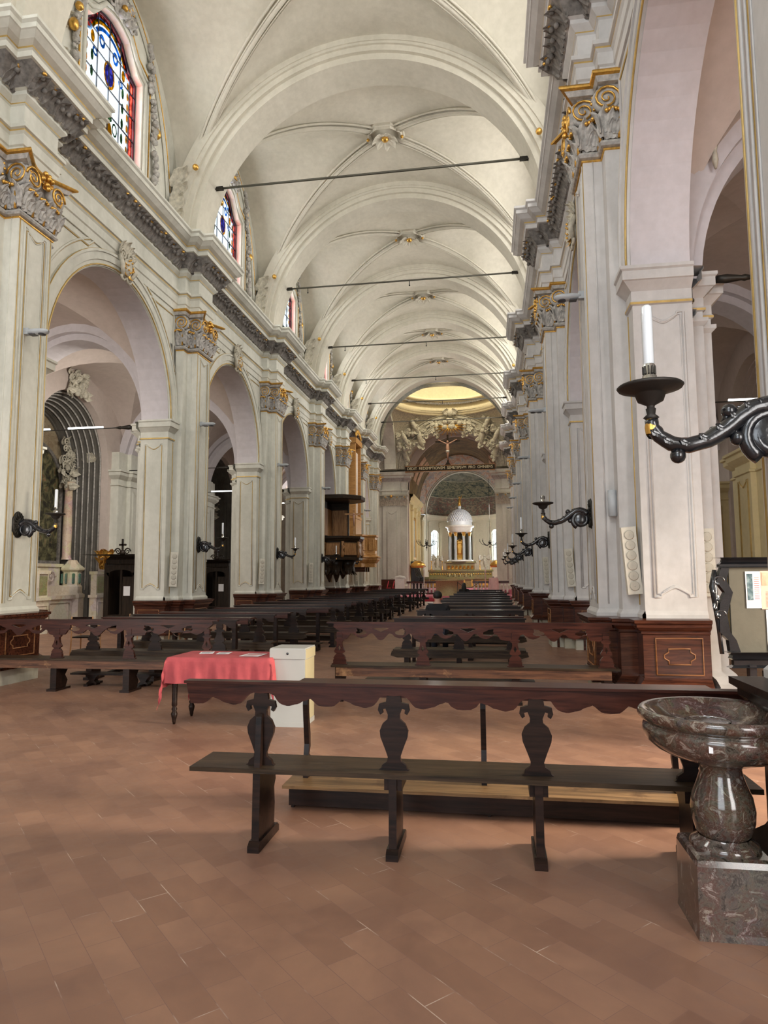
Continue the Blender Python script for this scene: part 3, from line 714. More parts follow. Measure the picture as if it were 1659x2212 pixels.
    for s_ in (-1, 1):
        v = MB(); zc = 7.86; cy = s_ * (HP - .10)
        v.lathe([(.001, X(.02)), (R, X(.02)), (R + .012, X(-.10)), (R - .01, X(-.16)), (R * .8, X(-.13)), (R * .45, X(-.12)), (.001, X(-.16))], (0, cy, zc), 22, 0, 'X')
        v.scroll((X(-.16), cy, zc), R, (0, s_, 0), (0, 0, 1), 2.1, .020, 1)
        v.build('volute', ['stucco', 'gold'], capo)
    return root
WHICH = {-1: 'on the pulpit side', 1: 'on the font side'}
for side in (-1, 1):
    proto = make_pier(side)
    ks = list(range(0, 8)) if side > 0 else list(range(1, 8))
    for j, k in enumerate(ks):
        r = dup(proto) if j < len(ks) - 1 else proto
        r.location = (XS(side, 0), PY[k], 0)
        if side > 0 and k == 0:
            for o in list(COL.objects):
                if o.parent == r and o.name.startswith('panelling'):
                    o.data = o.data.copy(); o.data.materials[0] = M['wood_dark']  # near-black wood puts the shadow on this pier's panelling into its colour
        r['label'] = 'white pilastered pier with gilded capital, %s %s' % (ORD[j], WHICH[side]); r['group'] = 'nave arcade piers'
# cartouches over the arches
def cartouche(side):
    X = lambda t: side * t
    st = MB(); g = MB(); rd = random.Random(2)
    for a in (-1, 1):
        st.scroll((X(-.14), a * .14, .34), .12, (0, a, 0), (0, 0, 1), 1.7, .035); st.scroll((X(-.14), a * .10, -.12), .09, (0, a, 0), (0, 0, -1), 1.6, .03)
        st.tube([(X(-.12), a * .22, .3), (X(-.2), a * .25, .08), (X(-.14), a * .12, -.16)], [.04, .055, .03], 6)
        for k in range(3): st.leaf((X(-.1), a * .12, .30 + .06 * k), (0, a * (.9 - .3 * k), .6 + .3 * k), (X(-1), 0, 0), .26, .13, .8)
        g.scroll((X(-.2), a * .13, .08), .07, (0, a, 0), (0, 0, 1), 1.5, .016)
        g.leaf((X(-.16), a * .04, .0), (0, a * .4, -1), (X(-1), 0, 0), .2, .08, .8)
    st.ball((X(-.14), 0, .10), .16, 12, 0, (.7, .85, 1.25))
    for k in range(8): g.ball((X(-.24), .09 * math.cos(k * .785), .12 + .14 * math.sin(k * .785)), .022, 6)
    st.leaf((X(-.1), 0, .42), (0, 0, 1), (X(-1), 0, 0), .3, .2, .8)
    root = thing('arch_cartouche', '', 'ornament'); st.build('scrollwork', 'stuccow', root); g.build('gilding', 'gold', root)
    return root
for side in (-1, 1):
    proto = cartouche(side)
    for i in range(1, 7):
        r = proto if i == 1 else dup(proto)
        r.location = (XS(side, TW), MID[i], 7.98)
        r['label'] = 'stucco cartouche with gilding at the crown of the %s arch %s' % (ORD[i - 1], WHICH[side]); r['group'] = 'cartouches over the arches'

# ------------------------------------------------------------------ tie rods
for i in range(2, 8):
    y = PY[i]; z = 11.72
    t = thing('tie_rod', 'dark iron tie rod across the vault, %s from the entrance' % ORD[i - 2], 'tie rod', (0, y, z), 0, 'iron tie rods under the nave vault')
    b = MB().tube([(XL - .15, 0, 0), (XR + .02, 0, 0)], .030, 8); b.build('rod', 'ironrod', t)
    for s_, x in ((1, XL - .15), (-1, XR + .14)):
        b = MB()
        for q in (-.035, .035): b.cbox((x + s_ * .30, q, 0), (.40, .022, .075))
        b.cbox((x + s_ * .06, 0, 0), (.16, .10, .13)); b.cbox((x + s_ * .53, 0, 0), (.12, .09, .08)); b.build('anchor_fork', 'iron', t)
    if i > 2:
        b = MB()
        for q in (1.0, 4.6): b.tube([(XL + q, 0, 0), (XL + q, 0, -.16)], .014, 5).ball((XL + q, 0, -.18), .03, 6)
        b.build('hook', 'iron', t)

# ------------------------------------------------------------------ candle sconces
def make_sconce(side, candle=True):
    X = lambda t: side * t                      # grows away from the nave
    root = thing('wall_sconce', '', 'wall sconce')
    p = MB(); p.lathe([(.001, X(0)), (.155, X(0)), (.165, X(-.015)), (.15, X(-.035)), (.10, X(-.03)), (.05, X(-.055)), (.001, X(-.06))], (0, 0, .02), 24, 0, 'X')
    for k in range(16):
        a = k * PI / 8; p.tube([(X(-.035), .05 * math.cos(a), .02 + .05 * math.sin(a)), (X(-.04), .15 * math.cos(a), .02 + .15 * math.sin(a))], .008, 5)
    for v_ in p.v: pass
    p.v = [(a, b_ * .8, c * 1.25) for a, b_, c in p.v]
    p.build('wall_plate', 'iron', root)
    a = MB(); n = 40
    # big scroll at the wall, then the S arm, ending under the drip pan
    sc0 = []
    for k in range(n + 1):
        t = k / n; an = -.35 * PI + 1.75 * 2 * PI * (1 - t); q = .022 + .088 * t ** .8
        sc0.append((X(-.15) + X(q * math.cos(an)) * -1, 0, -.055 + q * math.sin(an)))
    a.tube(sc0, [.022 + .012 * k / n for k in range(n + 1)], 10)
    S_ = [(-.06, .02), (-.10, .055), (-.16, .075), (-.22, .062), (-.28, .02), (-.34, -.03), (-.41, -.07), (-.49, -.09), (-.56, -.08), (-.61, -.045), (-.635, -.005), (-.64, .03)]
    P_ = []
    for i in range(len(S_) - 1):
        for q in (0, .5): P_.append((S_[i][0] * (1 - q) + S_[i + 1][0] * q, S_[i][1] * (1 - q) + S_[i + 1][1] * q))
    P_.append(S_[-1]); m_ = len(P_)
    a.tube([(X(u), 0, z) for u, z in P_], [.047 - .020 * (k / m_) + .002 * math.sin(k * 2.4) for k in range(m_)], 12)
    a.tube([(X(-.06), 0, .02), (X(-.02), 0, .0)], .04, 10)
    for u, z in ((-.315, .055), (-.285, -.065), (-.535, -.135)):
        a.ball((X(u), 0, z), .034, 10); a.tube([(X(u), 0, z), (X(u - .02), 0, z + (-.05 if z > 0 else .05))], .018, 6)
    for k in range(9):
        u, z = P_[2 + 2 * k]; a.leaf((X(u), -.030, z), (X(-1), 0, .4), (0, -1, .4), .055, .026, .35); a.leaf((X(u), .030, z), (X(-1), 0, .4), (0, 1, .4), .055, .026, .35)
    a.lathe([(.001, .0), (.075, .0), (.10, .02), (.10, .045), (.06, .05), (.02, .035), (.001, .05)], (X(-.15), -.025, -.055), 20, 0, 'Y')
    ao = a.build('arm', 'black', root)
    g = MB(); g.lathe([(.026, .02), (.030, .05), (.024, .085), (.020, .09)], (X(-.64), 0, -.055), 10); g.build('gilt_leaf_ring', 'gold', ao)
    d = MB(); d.lathe([(.02, .085), (.034, .095), (.018, .11), (.022, .135), (.016, .14), (.018, .15), (.055, .17), (.065, .20), (.072, .205), (.135, .225), (.142, .235), (.135, .242), (.05, .225), (.001, .225)], (X(-.64), 0, -.055), 28)
    d.build('drip_pan', 'tray', root)
    s = MB(); s.lathe([(.031, .222), (.031, .285), (.026, .287), (.026, .335), (.022, .34), (.001, .34)], (X(-.64), 0, -.055), 20)
    for k in range(10):
        an = k * PI / 5; s.cbox((X(-.64) + .0265 * math.cos(an), .0265 * math.sin(an), .255), (.006, .006, .035), 1)
    s.build('socket', ['chrome', 'iron'], root)
    if candle:
        c = MB(); c.lathe([(.023, .338), (.023, .60), (.016, .61), (.001, .611)], (X(-.64), 0, -.055), 20); c.build('candle_tube', 'candle', root)
    return root
sp = {}
for side in (-1, 1):
    ks = range(0, 7) if side > 0 else range(1, 7)
    proto = None
    for k in ks:
        if side > 0 and k == 1:
            r = make_sconce(side, False)
        elif proto is None: r = proto = make_sconce(side)
        else: r = dup(proto)
        r.location = (XS(side, 0), PY[k] - .12, 2.21 if (side > 0 and k == 0) else 2.36)
        if side > 0 and k == 0:
            nm = 'largest black scrolled wall sconce, with white candle, above the font'
        elif side > 0 and k == 1: nm = 'black scrolled wall sconce without a candle tube beyond the font'
        else: nm = 'black scrolled wall sconce with candle on the %s pier %s' % (ORD[k if side > 0 else k - 1], WHICH[side])
        r['label'] = nm; r['group'] = 'candle sconces on the piers'

# ------------------------------------------------------------------ flood lamps, column speakers
def make_lamp(side):
    X = lambda t: side * t
    r = thing('flood_lamp', '', 'lamp')
    b = MB(); n = 14; prof = []
    for k in range(n + 1):
        t = k / n; w = .085 * (1 - .35 * max(0, .35 - t) / .35) * math.sqrt(max(0, 1 - max(0, t - .72) ** 2 / .0784 * .97)); prof.append((t * .36, w))
    def f(u, v):
        t, w = prof[round(u * n)]; a = 2 * PI * v
        return (X(-.04 - t), w * math.cos(a), .045 * (w / .085) * math.sin(a) * (1.3 if math.sin(a) < 0 else .8) - .02 * t)
    b.grid(f, n, 14); b.cbox((X(-.03), 0, 0), (.08, .09, .10)); b.build('housing', 'lamp', r)
    g = MB(); g.cbox((X(-.14), 0, -.055), (.10, .10, .02)); g.lathe([(.001, -.068), (.055, -.066), (.06, -.05)], (X(-.29), 0, 0), 16); g.build('lens', 'lampd', r)
    return r
def make_speaker():
    r = thing('column_speaker', '', 'speaker')
    b = MB(); b.box(-.085, .085, -.05, .05, 0, .82); b.build('cabinet', 'speaker', r)
    g = MB()
    for k in range(6): g.lathe([(.001, -.050), (.05, -.050), (.058, -.058), (.05, -.062), (.02, -.054), (.001, -.06)], (0, 0, .10 + k * .124), 14, 0, 'Y')
    g.build('driver', 'speakerd', r)
    k = MB(); k.box(-.02, .02, .05, .16, .35, .40); k.build('bracket', 'iron', r)
    return r
for side in (-1, 1):
    lp = make_lamp(side); spk = make_speaker() if side < 0 else spk
    for j, k in enumerate(range(1, 7)):
        r = lp if j == 0 else dup(lp)
        r.location = (XS(side, -.012), PY[k] - (.1 if side > 0 else .15), 5.42)
        r['label'] = 'grey pod-shaped flood lamp on the %s pier %s' % (ORD[j if side < 0 else j + 1], WHICH[side]); r['group'] = 'flood lamps on the piers'
        r = spk if (side < 0 and j == 0) else dup(spk)
        if side > 0: r.location = (XS(1, TB + .12), PY[k] - HB - .16, 1.33); r.rotation_euler = (0, -.07, 0)
        else: r.location = (XS(-1, TW - .14), PY[k] - .80, 1.36); r.rotation_euler = (0, .03, PI / 5)
        r['label'] = 'narrow beige column speaker on the %s pier %s' % (ORD[j if side < 0 else j + 1], WHICH[side]); r['group'] = 'column speakers on the piers'
r = dup(spk, (XS(1, 1.24), PY[1] - .95 + .25, 1.30), 0, 'yellowish column speaker on the aisle face of the second font-side pier'); r['group'] = 'column speakers on the piers'
r.rotation_euler = (0, 0, 0)
b = MB(); b.lathe([(.04, -.17), (.055, -.165), (.055, .165), (.04, .17), (.001, .17)], (0, 0, 0), 14); b.lathe([(.001, -.17), (.04, -.17)], (0, 0, 0), 14); b.box(-.03, .03, .03, .09, -.05, .05)
o = b.build('emergency_light', 'lamp'); tag(o, 'small silver-grey cylindrical fitting on the second font-side pier', 'light fitting'); o.location = (XS(1, TB - .05), PY[1] - HP - .10, 2.48)
o = dup(o, (XS(-1, TW - .1), PY[4] - .55, 2.36), 0, 'small silver-grey cylindrical fitting on the fourth pulpit-side pier')
# ------------------------------------------------------------------ aisles
TO = 5.65                                    # set-back of the outer aisle walls
for side in (-1, 1):
    vb = MB(); tb = MB(); ob = MB(); pb = MB(); cb2 = MB()
    xc = XS(side, (1.15 + TO) / 2); ha = (TO - 1.15) / 2
    for c, h in zip(bays, halfs): vault(vb, xc, ha, c, h, 5.36, 2.76, 2.76, 0, 12)
    for y in [PY[0] - 6.5] + PY:
        o = [(xc + (ha + .1) * math.cos(PI * k / 32), 5.36 + 3.0 * math.sin(PI * k / 32)) for k in range(33)]
        q = [(xc + (ha - .32) * math.cos(PI * k / 32), 5.36 + 2.38 * math.sin(PI * k / 32)) for k in range(33)]
        tb.plate(o + q[::-1], [], lambda u, v, d: (u, d, v), y - .34, y + .34)
        if side < 0 or y > 1: 
            o = [(xc + (ha + .1) * math.cos(PI * k / 32), 5.36 + 3.0 * math.sin(PI * k / 32)) for k in range(33)]
            q = [(xc + (ha - .16) * math.cos(PI * k / 32), 5.36 + 2.55 * math.sin(PI * k / 32)) for k in range(33)]
            tb.plate(o + q[::-1], [], lambda u, v, d: (u, d, v), y - .5, y + .5)
    def fn(u, v, d, side=side): return (XS(side, d), u, v)
    for c, h in zip(bays, halfs):
        ob.plate([(c - h, 0), (c - 1.95, 0), (c - 1.95, 5.3)] + arc(c, 5.3, 1.95, PI, 0, 24, 2.15) + [(c + 1.95, 0), (c + h, 0), (c + h, 8.8), (c - h, 8.8)], [], fn, TO, TO + .25)
        # receding chapel arch rings and its walls
        if h < 4:
            for k in range(7):
                r0 = 1.95 - .06 * k; t0 = TO + .25 + .17 * k
                for (ra, da, db) in ((r0, t0, t0 + .10), (r0 - .05, t0 + .10, t0 + .17)):
                    a1 = [(c - ra, 0), (c - ra, 5.3)] + arc(c, 5.3, ra, PI, 0, 24, ra * 1.08) + [(c + ra, 5.3), (c + ra, 0)]
                    a2 = [(c - 2.3, 0), (c - 2.3, 5.3)] + arc(c, 5.3, 2.3, PI, 0, 24, 2.5) + [(c + 2.3, 5.3), (c + 2.3, 0)]
                    cb2.plate(a1 + a2[::-1], [], fn, da, db)
    struct(vb.build('ceiling', 'aisle'), 'groin vault of the side aisle'); 
    tv = tb.build('transverse_arch', 'soffit' if side < 0 else 'soffit', None); struct(tv); tv.name = 'trim_%d' % (3 if side < 0 else 4)
    wl = struct(ob.build('wall_aisle_left' if side < 0 else 'wall_aisle_right', 'aisle'), 'outer wall of the side aisle with chapel arches')
    struct(cb2.build('wall_chapel_left' if side < 0 else 'wall_chapel_right', 'chapel' if side < 0 else 'aisle'), 'moulded chapel arches receding in the aisle wall')
    bk = MB(); bk.box(*sorted((XS(side, TO + 1.45), XS(side, TO + 1.7))), -7, 46, 0, 8.8); struct(bk.build('wall_back_left' if side < 0 else 'wall_back_right', 'wallfresco' if side < 0 else 'cream'), 'back wall of the side chapels')
    # wall pilasters with a cornice between the chapels
    mat = 'wall' if side < 0 else 'cream'
    pil = MB()
    hw = 1.0
    q1, q2, dz = (.28, .42, 0) if side < 0 else (1.30, 1.42, -.95)
    P = [(side * .0, -hw), (side * -q1, -hw), (side * -q1, -.45), (side * -q2, -.45), (side * -q2, .45), (side * -q1, .45), (side * -q1, hw), (0, hw)]
    sg = 1 if side < 0 else -1
    pil.sweep(P, [(.12, 0), (.12, .5), (.06, .56), (.02, .62), (0, .64)] + [(p_, z_ + dz) for p_, z_ in [(0, 4.72), (.04, 4.74), (.04, 4.78), (.0, 4.8), (.0, 4.95), (.06, 5.0), (.14, 5.08), (.15, 5.18), (.20, 5.2), (.20, 5.26), (-.2, 5.27)]], sg)
    if side < 0: pil.sweep(P, [(0, 5.2), (0, 5.9)], sg)
    else: pil.box(*sorted((0, side * -q1)), -hw, hw, 4.2, 4.31)
    ln = MB()
    for w in (.3, .25): ln.tube([(side * -(q2 + .004), u, z) for u, z in chevron(w, .9 + .3 - w, 4.6 + dz - .3 + w)], .012, 5)
    if side > 0:
        for w in (.45, .38): ln.tube([(side * -(q1 / 2) + u, -hw - .004, z) for u, z in ((-w, .9), (w, .9), (w, 3.6), (-w, 3.6), (-w, .9))], .014, 5)
    root = thing('wall_pilaster', '', 'pilaster'); pil.build('shaft', mat, root); ln.build('panel_moulding', mat if side < 0 else 'goldline', root)
    for j, k in enumerate(range(1, 7)):
        r = root if j == 0 else dup(root)
        r.location = (XS(side, TO), PY[k], 0); r['group'] = 'aisle wall pilasters'
        r['label'] = ('pale panelled pilaster' if side < 0 else 'yellow-cream panelled pilaster') + ' of the %s, %s from the entrance' % ('aisle beyond the pulpit side' if side < 0 else 'font-side aisle', ORD[j])
    # tie bar with fluorescent tubes across each arch opening of the arcade
    for j, k in enumerate(range(1, 7) if side < 0 else range(1, 7)):
        if side < 0 and k > 5: continue
        t = thing('tube_lamp', 'slim bar with white fluorescent tubes %s, %s from entrance' % ('in the aisle behind the pulpit side' if side < 0 else 'across the font-side aisle', ORD[j]), 'lamp', group='tube lamps on the tie bars')
        a, e = Vector((XS(side, 1.55), PY[k] - .62, 5.30)), Vector((XS(side, TO - .45), PY[k] - .62, 5.30))
        t.location = a; d = e - a
        MB().tube([(0, 0, 0), tuple(d)], .014, 6).build('bar', 'iron', t)
        for f0, f1 in ((.22, .48), (.62, .90)):
            MB().tube([tuple(d * f0 + Vector((0, 0, .035))), tuple(d * f1 + Vector((0, 0, .035)))], .024, 8).build('tube', 'tube', t)
        fk = MB(); u = d.normalized()
        fk.tube([(0, 0, 0), tuple(u * .12), tuple(u * .3), tuple(u * .34), tuple(u * .45)], [.05, .06, .035, .045, .02], 8); fk.build('anchor_fork', 'iron', t)

# ------------------------------------------------------------------ side chapels of the left aisle
def chapel(c, n):
    X = lambda t: XS(-1, t)
    tb_ = TO + 1.45
    root = thing('chapel_altar', 'pale carved marble altar in the %s chapel behind the pulpit-side arches' % n, 'altar', (X(tb_ - .45), c, 0))
    b = MB(); b.box(-.44, .30, -1.25, 1.25, 0, .92); b.box(-.44, .36, -1.35, 1.35, .92, 1.04); b.box(-.44, -.1, -1.5, 1.5, 1.04, 1.35); b.box(-.44, -.2, -1.3, 1.3, 1.35, 1.95); b.box(-.44, -.14, -1.4, 1.4, 1.95, 2.05)
    for s_ in (-1, 1):
        for q in (.25, .19): b.tube([(.31, s_ * u, z) for u, z in [(.1, .15), (1.1, .15), (1.1, .8), (.1, .8), (.1, .15)]], .02, 5)
        b.scroll((-.12, s_ * .75, 1.62), .22, (0, s_, 0), (0, 0, 1), 1.6, .035)
    b.build('mensa', 'creamm', root)
    for s_ in (-1, 1):
        p = MB(); o8 = [(.02 + .34 * math.cos(PI / 8 + k * PI / 4), s_ * 1.62 + .34 * math.sin(PI / 8 + k * PI / 4)) for k in range(8)]
        p.sweep(o8, [(.05, 0), (.05, .9), (.08, .95), (.08, 1.04), (.0, 1.1), (.0, 1.3), (-.04, 1.36), (-.04, 1.78), (.05, 1.86), (.05, 1.92), (-.1, 2.05), (-.18, 2.18), (-.34, 2.2)], 1, True); p.build('pedestal', 'creamm', root)
        g = MB()
        for k in range(8):
            a = k * PI / 4; g.cbox((.02 + .275 * math.cos(a), s_ * 1.62 + .275 * math.sin(a), 1.57), (.05, .05, .34))
            g.cbox((.02 + .285 * math.cos(a), s_ * 1.62 + .285 * math.sin(a), 1.57), (.05, .1, .3))
        g.build('green_inlay', 'greenm', root)
        cl = MB(); cl.lathe([(.17, 2.2), (.14, 2.3), (.15, 3.2), (.125, 4.5), (.16, 4.55), (.2, 4.8)], (-.16, s_ * 1.55, 0), 16); cl.build('column', 'pinkm', root)
        dr = MB(); rd = random.Random(8)
        for k in range(26):
            dr.leaf((-.15 + rd.uniform(-.1, .2), s_ * (1.1 + rd.random() * .7), 4.6 + rd.random() * 1.5), (0, rd.uniform(-1, 1), rd.uniform(-.4, 1)), (1, 0, 0), .4, .2, .9)
            dr.scroll((-.05, s_ * (1.0 + rd.random() * .7), 4.7 + rd.random() * 1.4), .14, (0, 1, 0), (0, 0, 1), 1.5, .03, 0, 0, 14)
        dr.build('carved_figures', 'stuccow', root)
    pt = thing('altar_painting', 'dark arched oil painting in the %s chapel behind the pulpit-side arches' % n, 'painting', (X(tb_ - .06), c, 0))
    out = [(-1.28, 2.15), (1.28, 2.15), (1.28, 4.6)] + arc(0, 4.6, 1.28, 0, PI, 20, 1.25) + [(-1.28, 4.6)]
    MB().plate(out, [], lambda u, v, d: (d, u, v), .02, .05).build('canvas', 'painting', pt)
    o2 = [(-1.4, 2.05), (1.4, 2.05), (1.4, 4.6)] + arc(0, 4.6, 1.4, 0, PI, 20, 1.37) + [(-1.4, 4.6)]
    MB().plate(o2, [out], lambda u, v, d: (d, u, v), .0, .10).build('frame', 'stuccod', pt)
    # railing panels beside the altar
    bl = thing('marble_parapet', 'marble parapet with olive inlay panels before the %s chapel of that aisle' % n, 'parapet', (X(TO + .05), c, 0))
    for s_ in (-1, 1):
        m = MB()
        m.box(.0, .25, *sorted((s_ * 1.2, s_ * 1.93)), 0, .95); m.box(-.02, .3, *sorted((s_ * 1.15, s_ * 1.93)), .95, 1.04); m.box(.02, .22, *sorted((s_ * 1.22, s_ * 1.93)), 1.04, 1.7); m.box(-.02, .27, *sorted((s_ * 1.18, s_ * 1.93)), 1.7, 1.8)
        m.box(-.02, .29, *sorted((s_ * 1.70, s_ * 1.93)), 1.04, 1.86)
        m.tube([(.26, s_ * u, z) for u, z in [(1.28, .2), (1.85, .2), (1.85, .8), (1.28, .8), (1.28, .2)]], .015, 5)
        pn = m.build('panel', 'creamm', bl); m = MB(); m.box(.21, .235, *sorted((s_ * 1.27, s_ * 1.66)), 1.1, 1.64); m.build('olive_inlay', 'olivem', pn)
for k, n in ((1, 'first'), (2, 'second'), (3, 'third'), (4, 'fourth')): chapel(MID[k], n)
# carved ornament on the chapel arches
for k in (2, 3):
    o = MB(); rd = random.Random(k); c = MID[k]; x = XS(-1, TO + .2)
    for q in range(40):
        o.leaf((x + .25, c + rd.uniform(-.45, .45), 7.25 + rd.uniform(0, .7)), (0, rd.uniform(-1, 1), rd.uniform(-.3, 1)), (1, 0, 0), .3, .16, .9)
        if q % 3 == 0: o.ball((x + .3, c + rd.uniform(-.35, .35), 7.3 + rd.uniform(0, .55)), .1, 7)
    tag(o.build('chapel_cartouche', 'stuccow'), 'weathered stucco cartouche crowning the chapel arch above the %s altar of that aisle' % ORD[k - 1], 'ornament')
    sh = MB()
    for a in range(7):
        an = PI * (a + .5) / 7; sh.leaf((XS(-1, TO + .6), c + 1.80, 5.55), (.9 * math.cos(an), 0, math.sin(an)), (0, -1, 0), .34, .13, .4)
    tag(sh.build('shell_ornament', 'stuccow'), 'stucco shell at the springing of the chapel arch near the %s altar' % ORD[k - 1], 'ornament')
def confessional(loc, lab):
    r = thing('confessional', lab, 'confessional', loc)
    b = MB(); b.box(-.56, -.48, 0, .85, 0, 2.05); b.box(.48, .56, 0, .85, 0, 2.05); b.box(-.56, .56, .78, .85, 0, 2.05)
    b.plate([(-.48, 1.98), (.48, 1.98), (.48, 1.7)] + [(.40 * math.cos(PI * k / 10) * (1 if 1 else 1), 1.62 + .22 * math.sin(PI * k / 10) ** .5) for k in range(11)] + [(-.48, 1.7)], [], lambda u, v, d: (u, d, v), .0, .06)
    b.box(-.48, -.40, .0, .06, 0, 1.75); b.box(.40, .48, 0, .06, 0, 1.75); b.box(-.40, .40, .0, .5, .35, .42); b.box(-.05, .02, .06, .78, 0, 1.9)
    b.build('body', 'wood_conf', r)
    c = MB(); c.sweep([(-.56, .85), (-.56, 0), (.56, 0), (.56, .85)], [(0, 2.0), (.03, 2.03), (.03, 2.16), (.06, 2.2), (.11, 2.26), (.11, 2.30), (-.56, 2.31)], -1); c.build('cornice', 'wood_conf', r)
    k = MB(); k.box(-.025, .025, .05, .10, 2.3, 2.82); k.box(-.11, .11, .05, .10, 2.6, 2.66); k.scroll((-.16, .08, 2.42), .11, (-1, 0, 0), (0, 0, 1), 1.6, .025); k.scroll((.16, .08, 2.42), .11, (1, 0, 0), (0, 0, 1), 1.6, .025); k.ball((0, .08, 2.38), .10, 8)
    for s_ in (-1, 1): k.ball((s_ * .03 + s_ * .07, .075, 2.63), .035, 6)
    k.build('cross_finial', 'wood_conf', r)
    p = MB(); p.box(.12, .34, -.012, -.004, 1.02, 1.32); p.build('notice', 'paper', r)
    d = MB(); d.box(.06, .40, .02, .05, .0, 1.62); d.build('door', 'wood_conf', r)
    return r
confessional((-11.55, 19.9, 0), 'dark wooden confessional with cross finial and white notice beside the first altar seen')
r = dup(confessional((-11.15, 26.5, 0), 'dark wooden confessional seen through the second arch'), (-11.4, 31.6, 0), 0, 'dark wooden confessional seen dimly through the third arch')
b = MB(); b.box(-.18, .18, .2, .5, 2.30, 2.62); b.lathe([(.13, 2.62), (.15, 2.65)], (0, .35, 0), 10); o = b.build('black_urn_box', 'wood_conf', None, (-10.85, 19.95, .0)); tag(o, 'small black crenellated box on top of the confessional next to the cross', 'box')
b = MB(); rd = random.Random(4)
for k in range(40): b.leaf((rd.uniform(-.2, .2), rd.uniform(-.12, .12), rd.uniform(0, .5)), (rd.uniform(-.5, .5), rd.uniform(-.5, .5), 1), (rd.uniform(-1, 1), -1, 0), .3, .12, .7)
o = b.build('dried_palm_bunch', 'gold', None, (XS(-1, TO - .1), MID[2] + 1.8, 1.86)); tag(o, 'bunch of golden dried palm leaves on the parapet beside the confessional', 'dried flowers')

# ------------------------------------------------------------------ crossing under the dome
YX0, YX1 = 43.65, 51.8; YXC = (YX0 + YX1) / 2; RX = 4.25; XX = XC + .05
b = MB(); R_ = math.hypot(RX, RX)
def pend(u, v):
    th = 2 * PI * v; re = RX / max(abs(math.cos(th)), abs(math.sin(th))); r = 4.05 + (re - 4.05) * u
    return (XX + r * math.cos(th), YXC + r * math.sin(th) * (YX1 - YX0) / 2 / RX, 9.95 + math.sqrt(max(0, R_ * R_ - r * r)))
b.grid(pend, 10, 96)
b.build('pendentive', 'stuccow', ce)
d = MB(); DP = [(4.12, 14.05), (4.02, 14.12), (4.05, 14.25), (3.92, 14.3), (3.98, 14.42), (3.9, 14.5), (4.0, 14.62), (4.0, 15.0), (3.9, 15.05), (3.78, 15.12), (3.70, 15.2), (3.72, 15.3), (3.85, 15.36)]
d.lathe(DP, (XX, YXC, 0), 64); d.lathe([(3.85 * math.cos(a * PI / 28), 15.3 + 3.3 * math.sin(a * PI / 28)) for a in range(14)], (XX, YXC, 0), 64); d.build('dome_shell', 'dome', ce)
o = MB(); rd = random.Random(9)
for k in range(110):
    a = 2 * PI * k / 110; cx, cy = XX + 3.88 * math.cos(a), YXC + 3.88 * math.sin(a)
    o.leaf((cx, cy, 15.05), (-math.cos(a) * .2, -math.sin(a) * .2, -1), (-math.cos(a), -math.sin(a), 0), .26, .2, .8)
    if k % 4 == 0: o.ball((cx, cy, 14.9), .06, 5)
o.build('dome_garland', 'stuccod', ce)
s = MB(); s.box(XX - 9, XX + 9, 43.7, 43.9, 14.4, 16.0); s.box(XX - 9, XX - 4.0, 43.7, 52, 14.2, 14.4); s.box(XX + 4.0, XX + 9, 43.7, 52, 14.2, 14.4)
s.box(-13.4, -13.2, 43, 60, 0, 15); s.box(8.2, 8.4, 43, 60, 0, 15); s.box(-13.4, -6.4, 52.9, 53.1, 0, 15); s.box(1.2, 8.4, 52.9, 53.1, 0, 15)
s.box(-13.4, -8.4, 43.7, 43.9, 8.5, 15); s.box(2.8, 8.4, 43.7, 43.9, 8.5, 15)
struct(s.build('wall_transept', 'soffit'), 'plain lilac transept walls')
# crossing arches: two towards the transepts, one towards the choir
for side in (-1, 1):
    x0 = XX + side * RX
    o = arc(YXC, 9.95, RX + .05, 0, PI, 32, RX + .05); q = arc(YXC, 9.95, RX - .5, 0, PI, 32, RX - .5)
    MB().plate([(YX1 + .3, 9.9)] + o + [(YX0 - .3, 9.9)] + q[::-1], [], lambda u, v, d: (d, u, v), x0, x0 + side * .9).build('transept_arch', 'wall', ce)
ca = MB(); hw = 3.45
o = [(XX + (RX + .1) * math.cos(PI * k / 40), 9.95 + (RX + .1) * math.sin(PI * k / 40)) for k in range(41)]
q = [(XX + hw * math.cos(PI * k / 40), 9.95 + 2.95 * math.sin(PI * k / 40)) for k in range(41)]
ca.plate(o + q[::-1], [], lambda u, v, d: (u, d, v), YX1, YX1 + 1.5)
ca.box(XX - 9, XX - RX, YX1, YX1 + 1.5, 9.9, 16.5); ca.box(XX + RX, XX + 9, YX1, YX1 + 1.5, 9.9, 16.5)
ca.plate([(XX - RX - .1, 9.9), (XX - RX - .1, 16.5), (XX + RX + .1, 16.5), (XX + RX + .1, 9.9)] + o, [], lambda u, v, d: (u, d, v), YX1 + .3, YX1 + 1.5)
for rr_ in (RX - .05, RX - .22, RX - .3): ca.tube([(XX + rr_ * math.cos(PI * k / 40), YX1 - .03, 9.95 + (rr_) * math.sin(PI * k / 40)) for k in range(41)], .06, 6)
for dd in (.08, .2): ca.tube([(XX + (hw + dd) * math.cos(PI * k / 40), YX1 - .02, 9.95 + (2.95 + dd) * math.sin(PI * k / 40)) for k in range(41)], .04, 6)
struct(ca.build('wall_chancel_arch', 'stuccow'), 'wide arch to the choir')
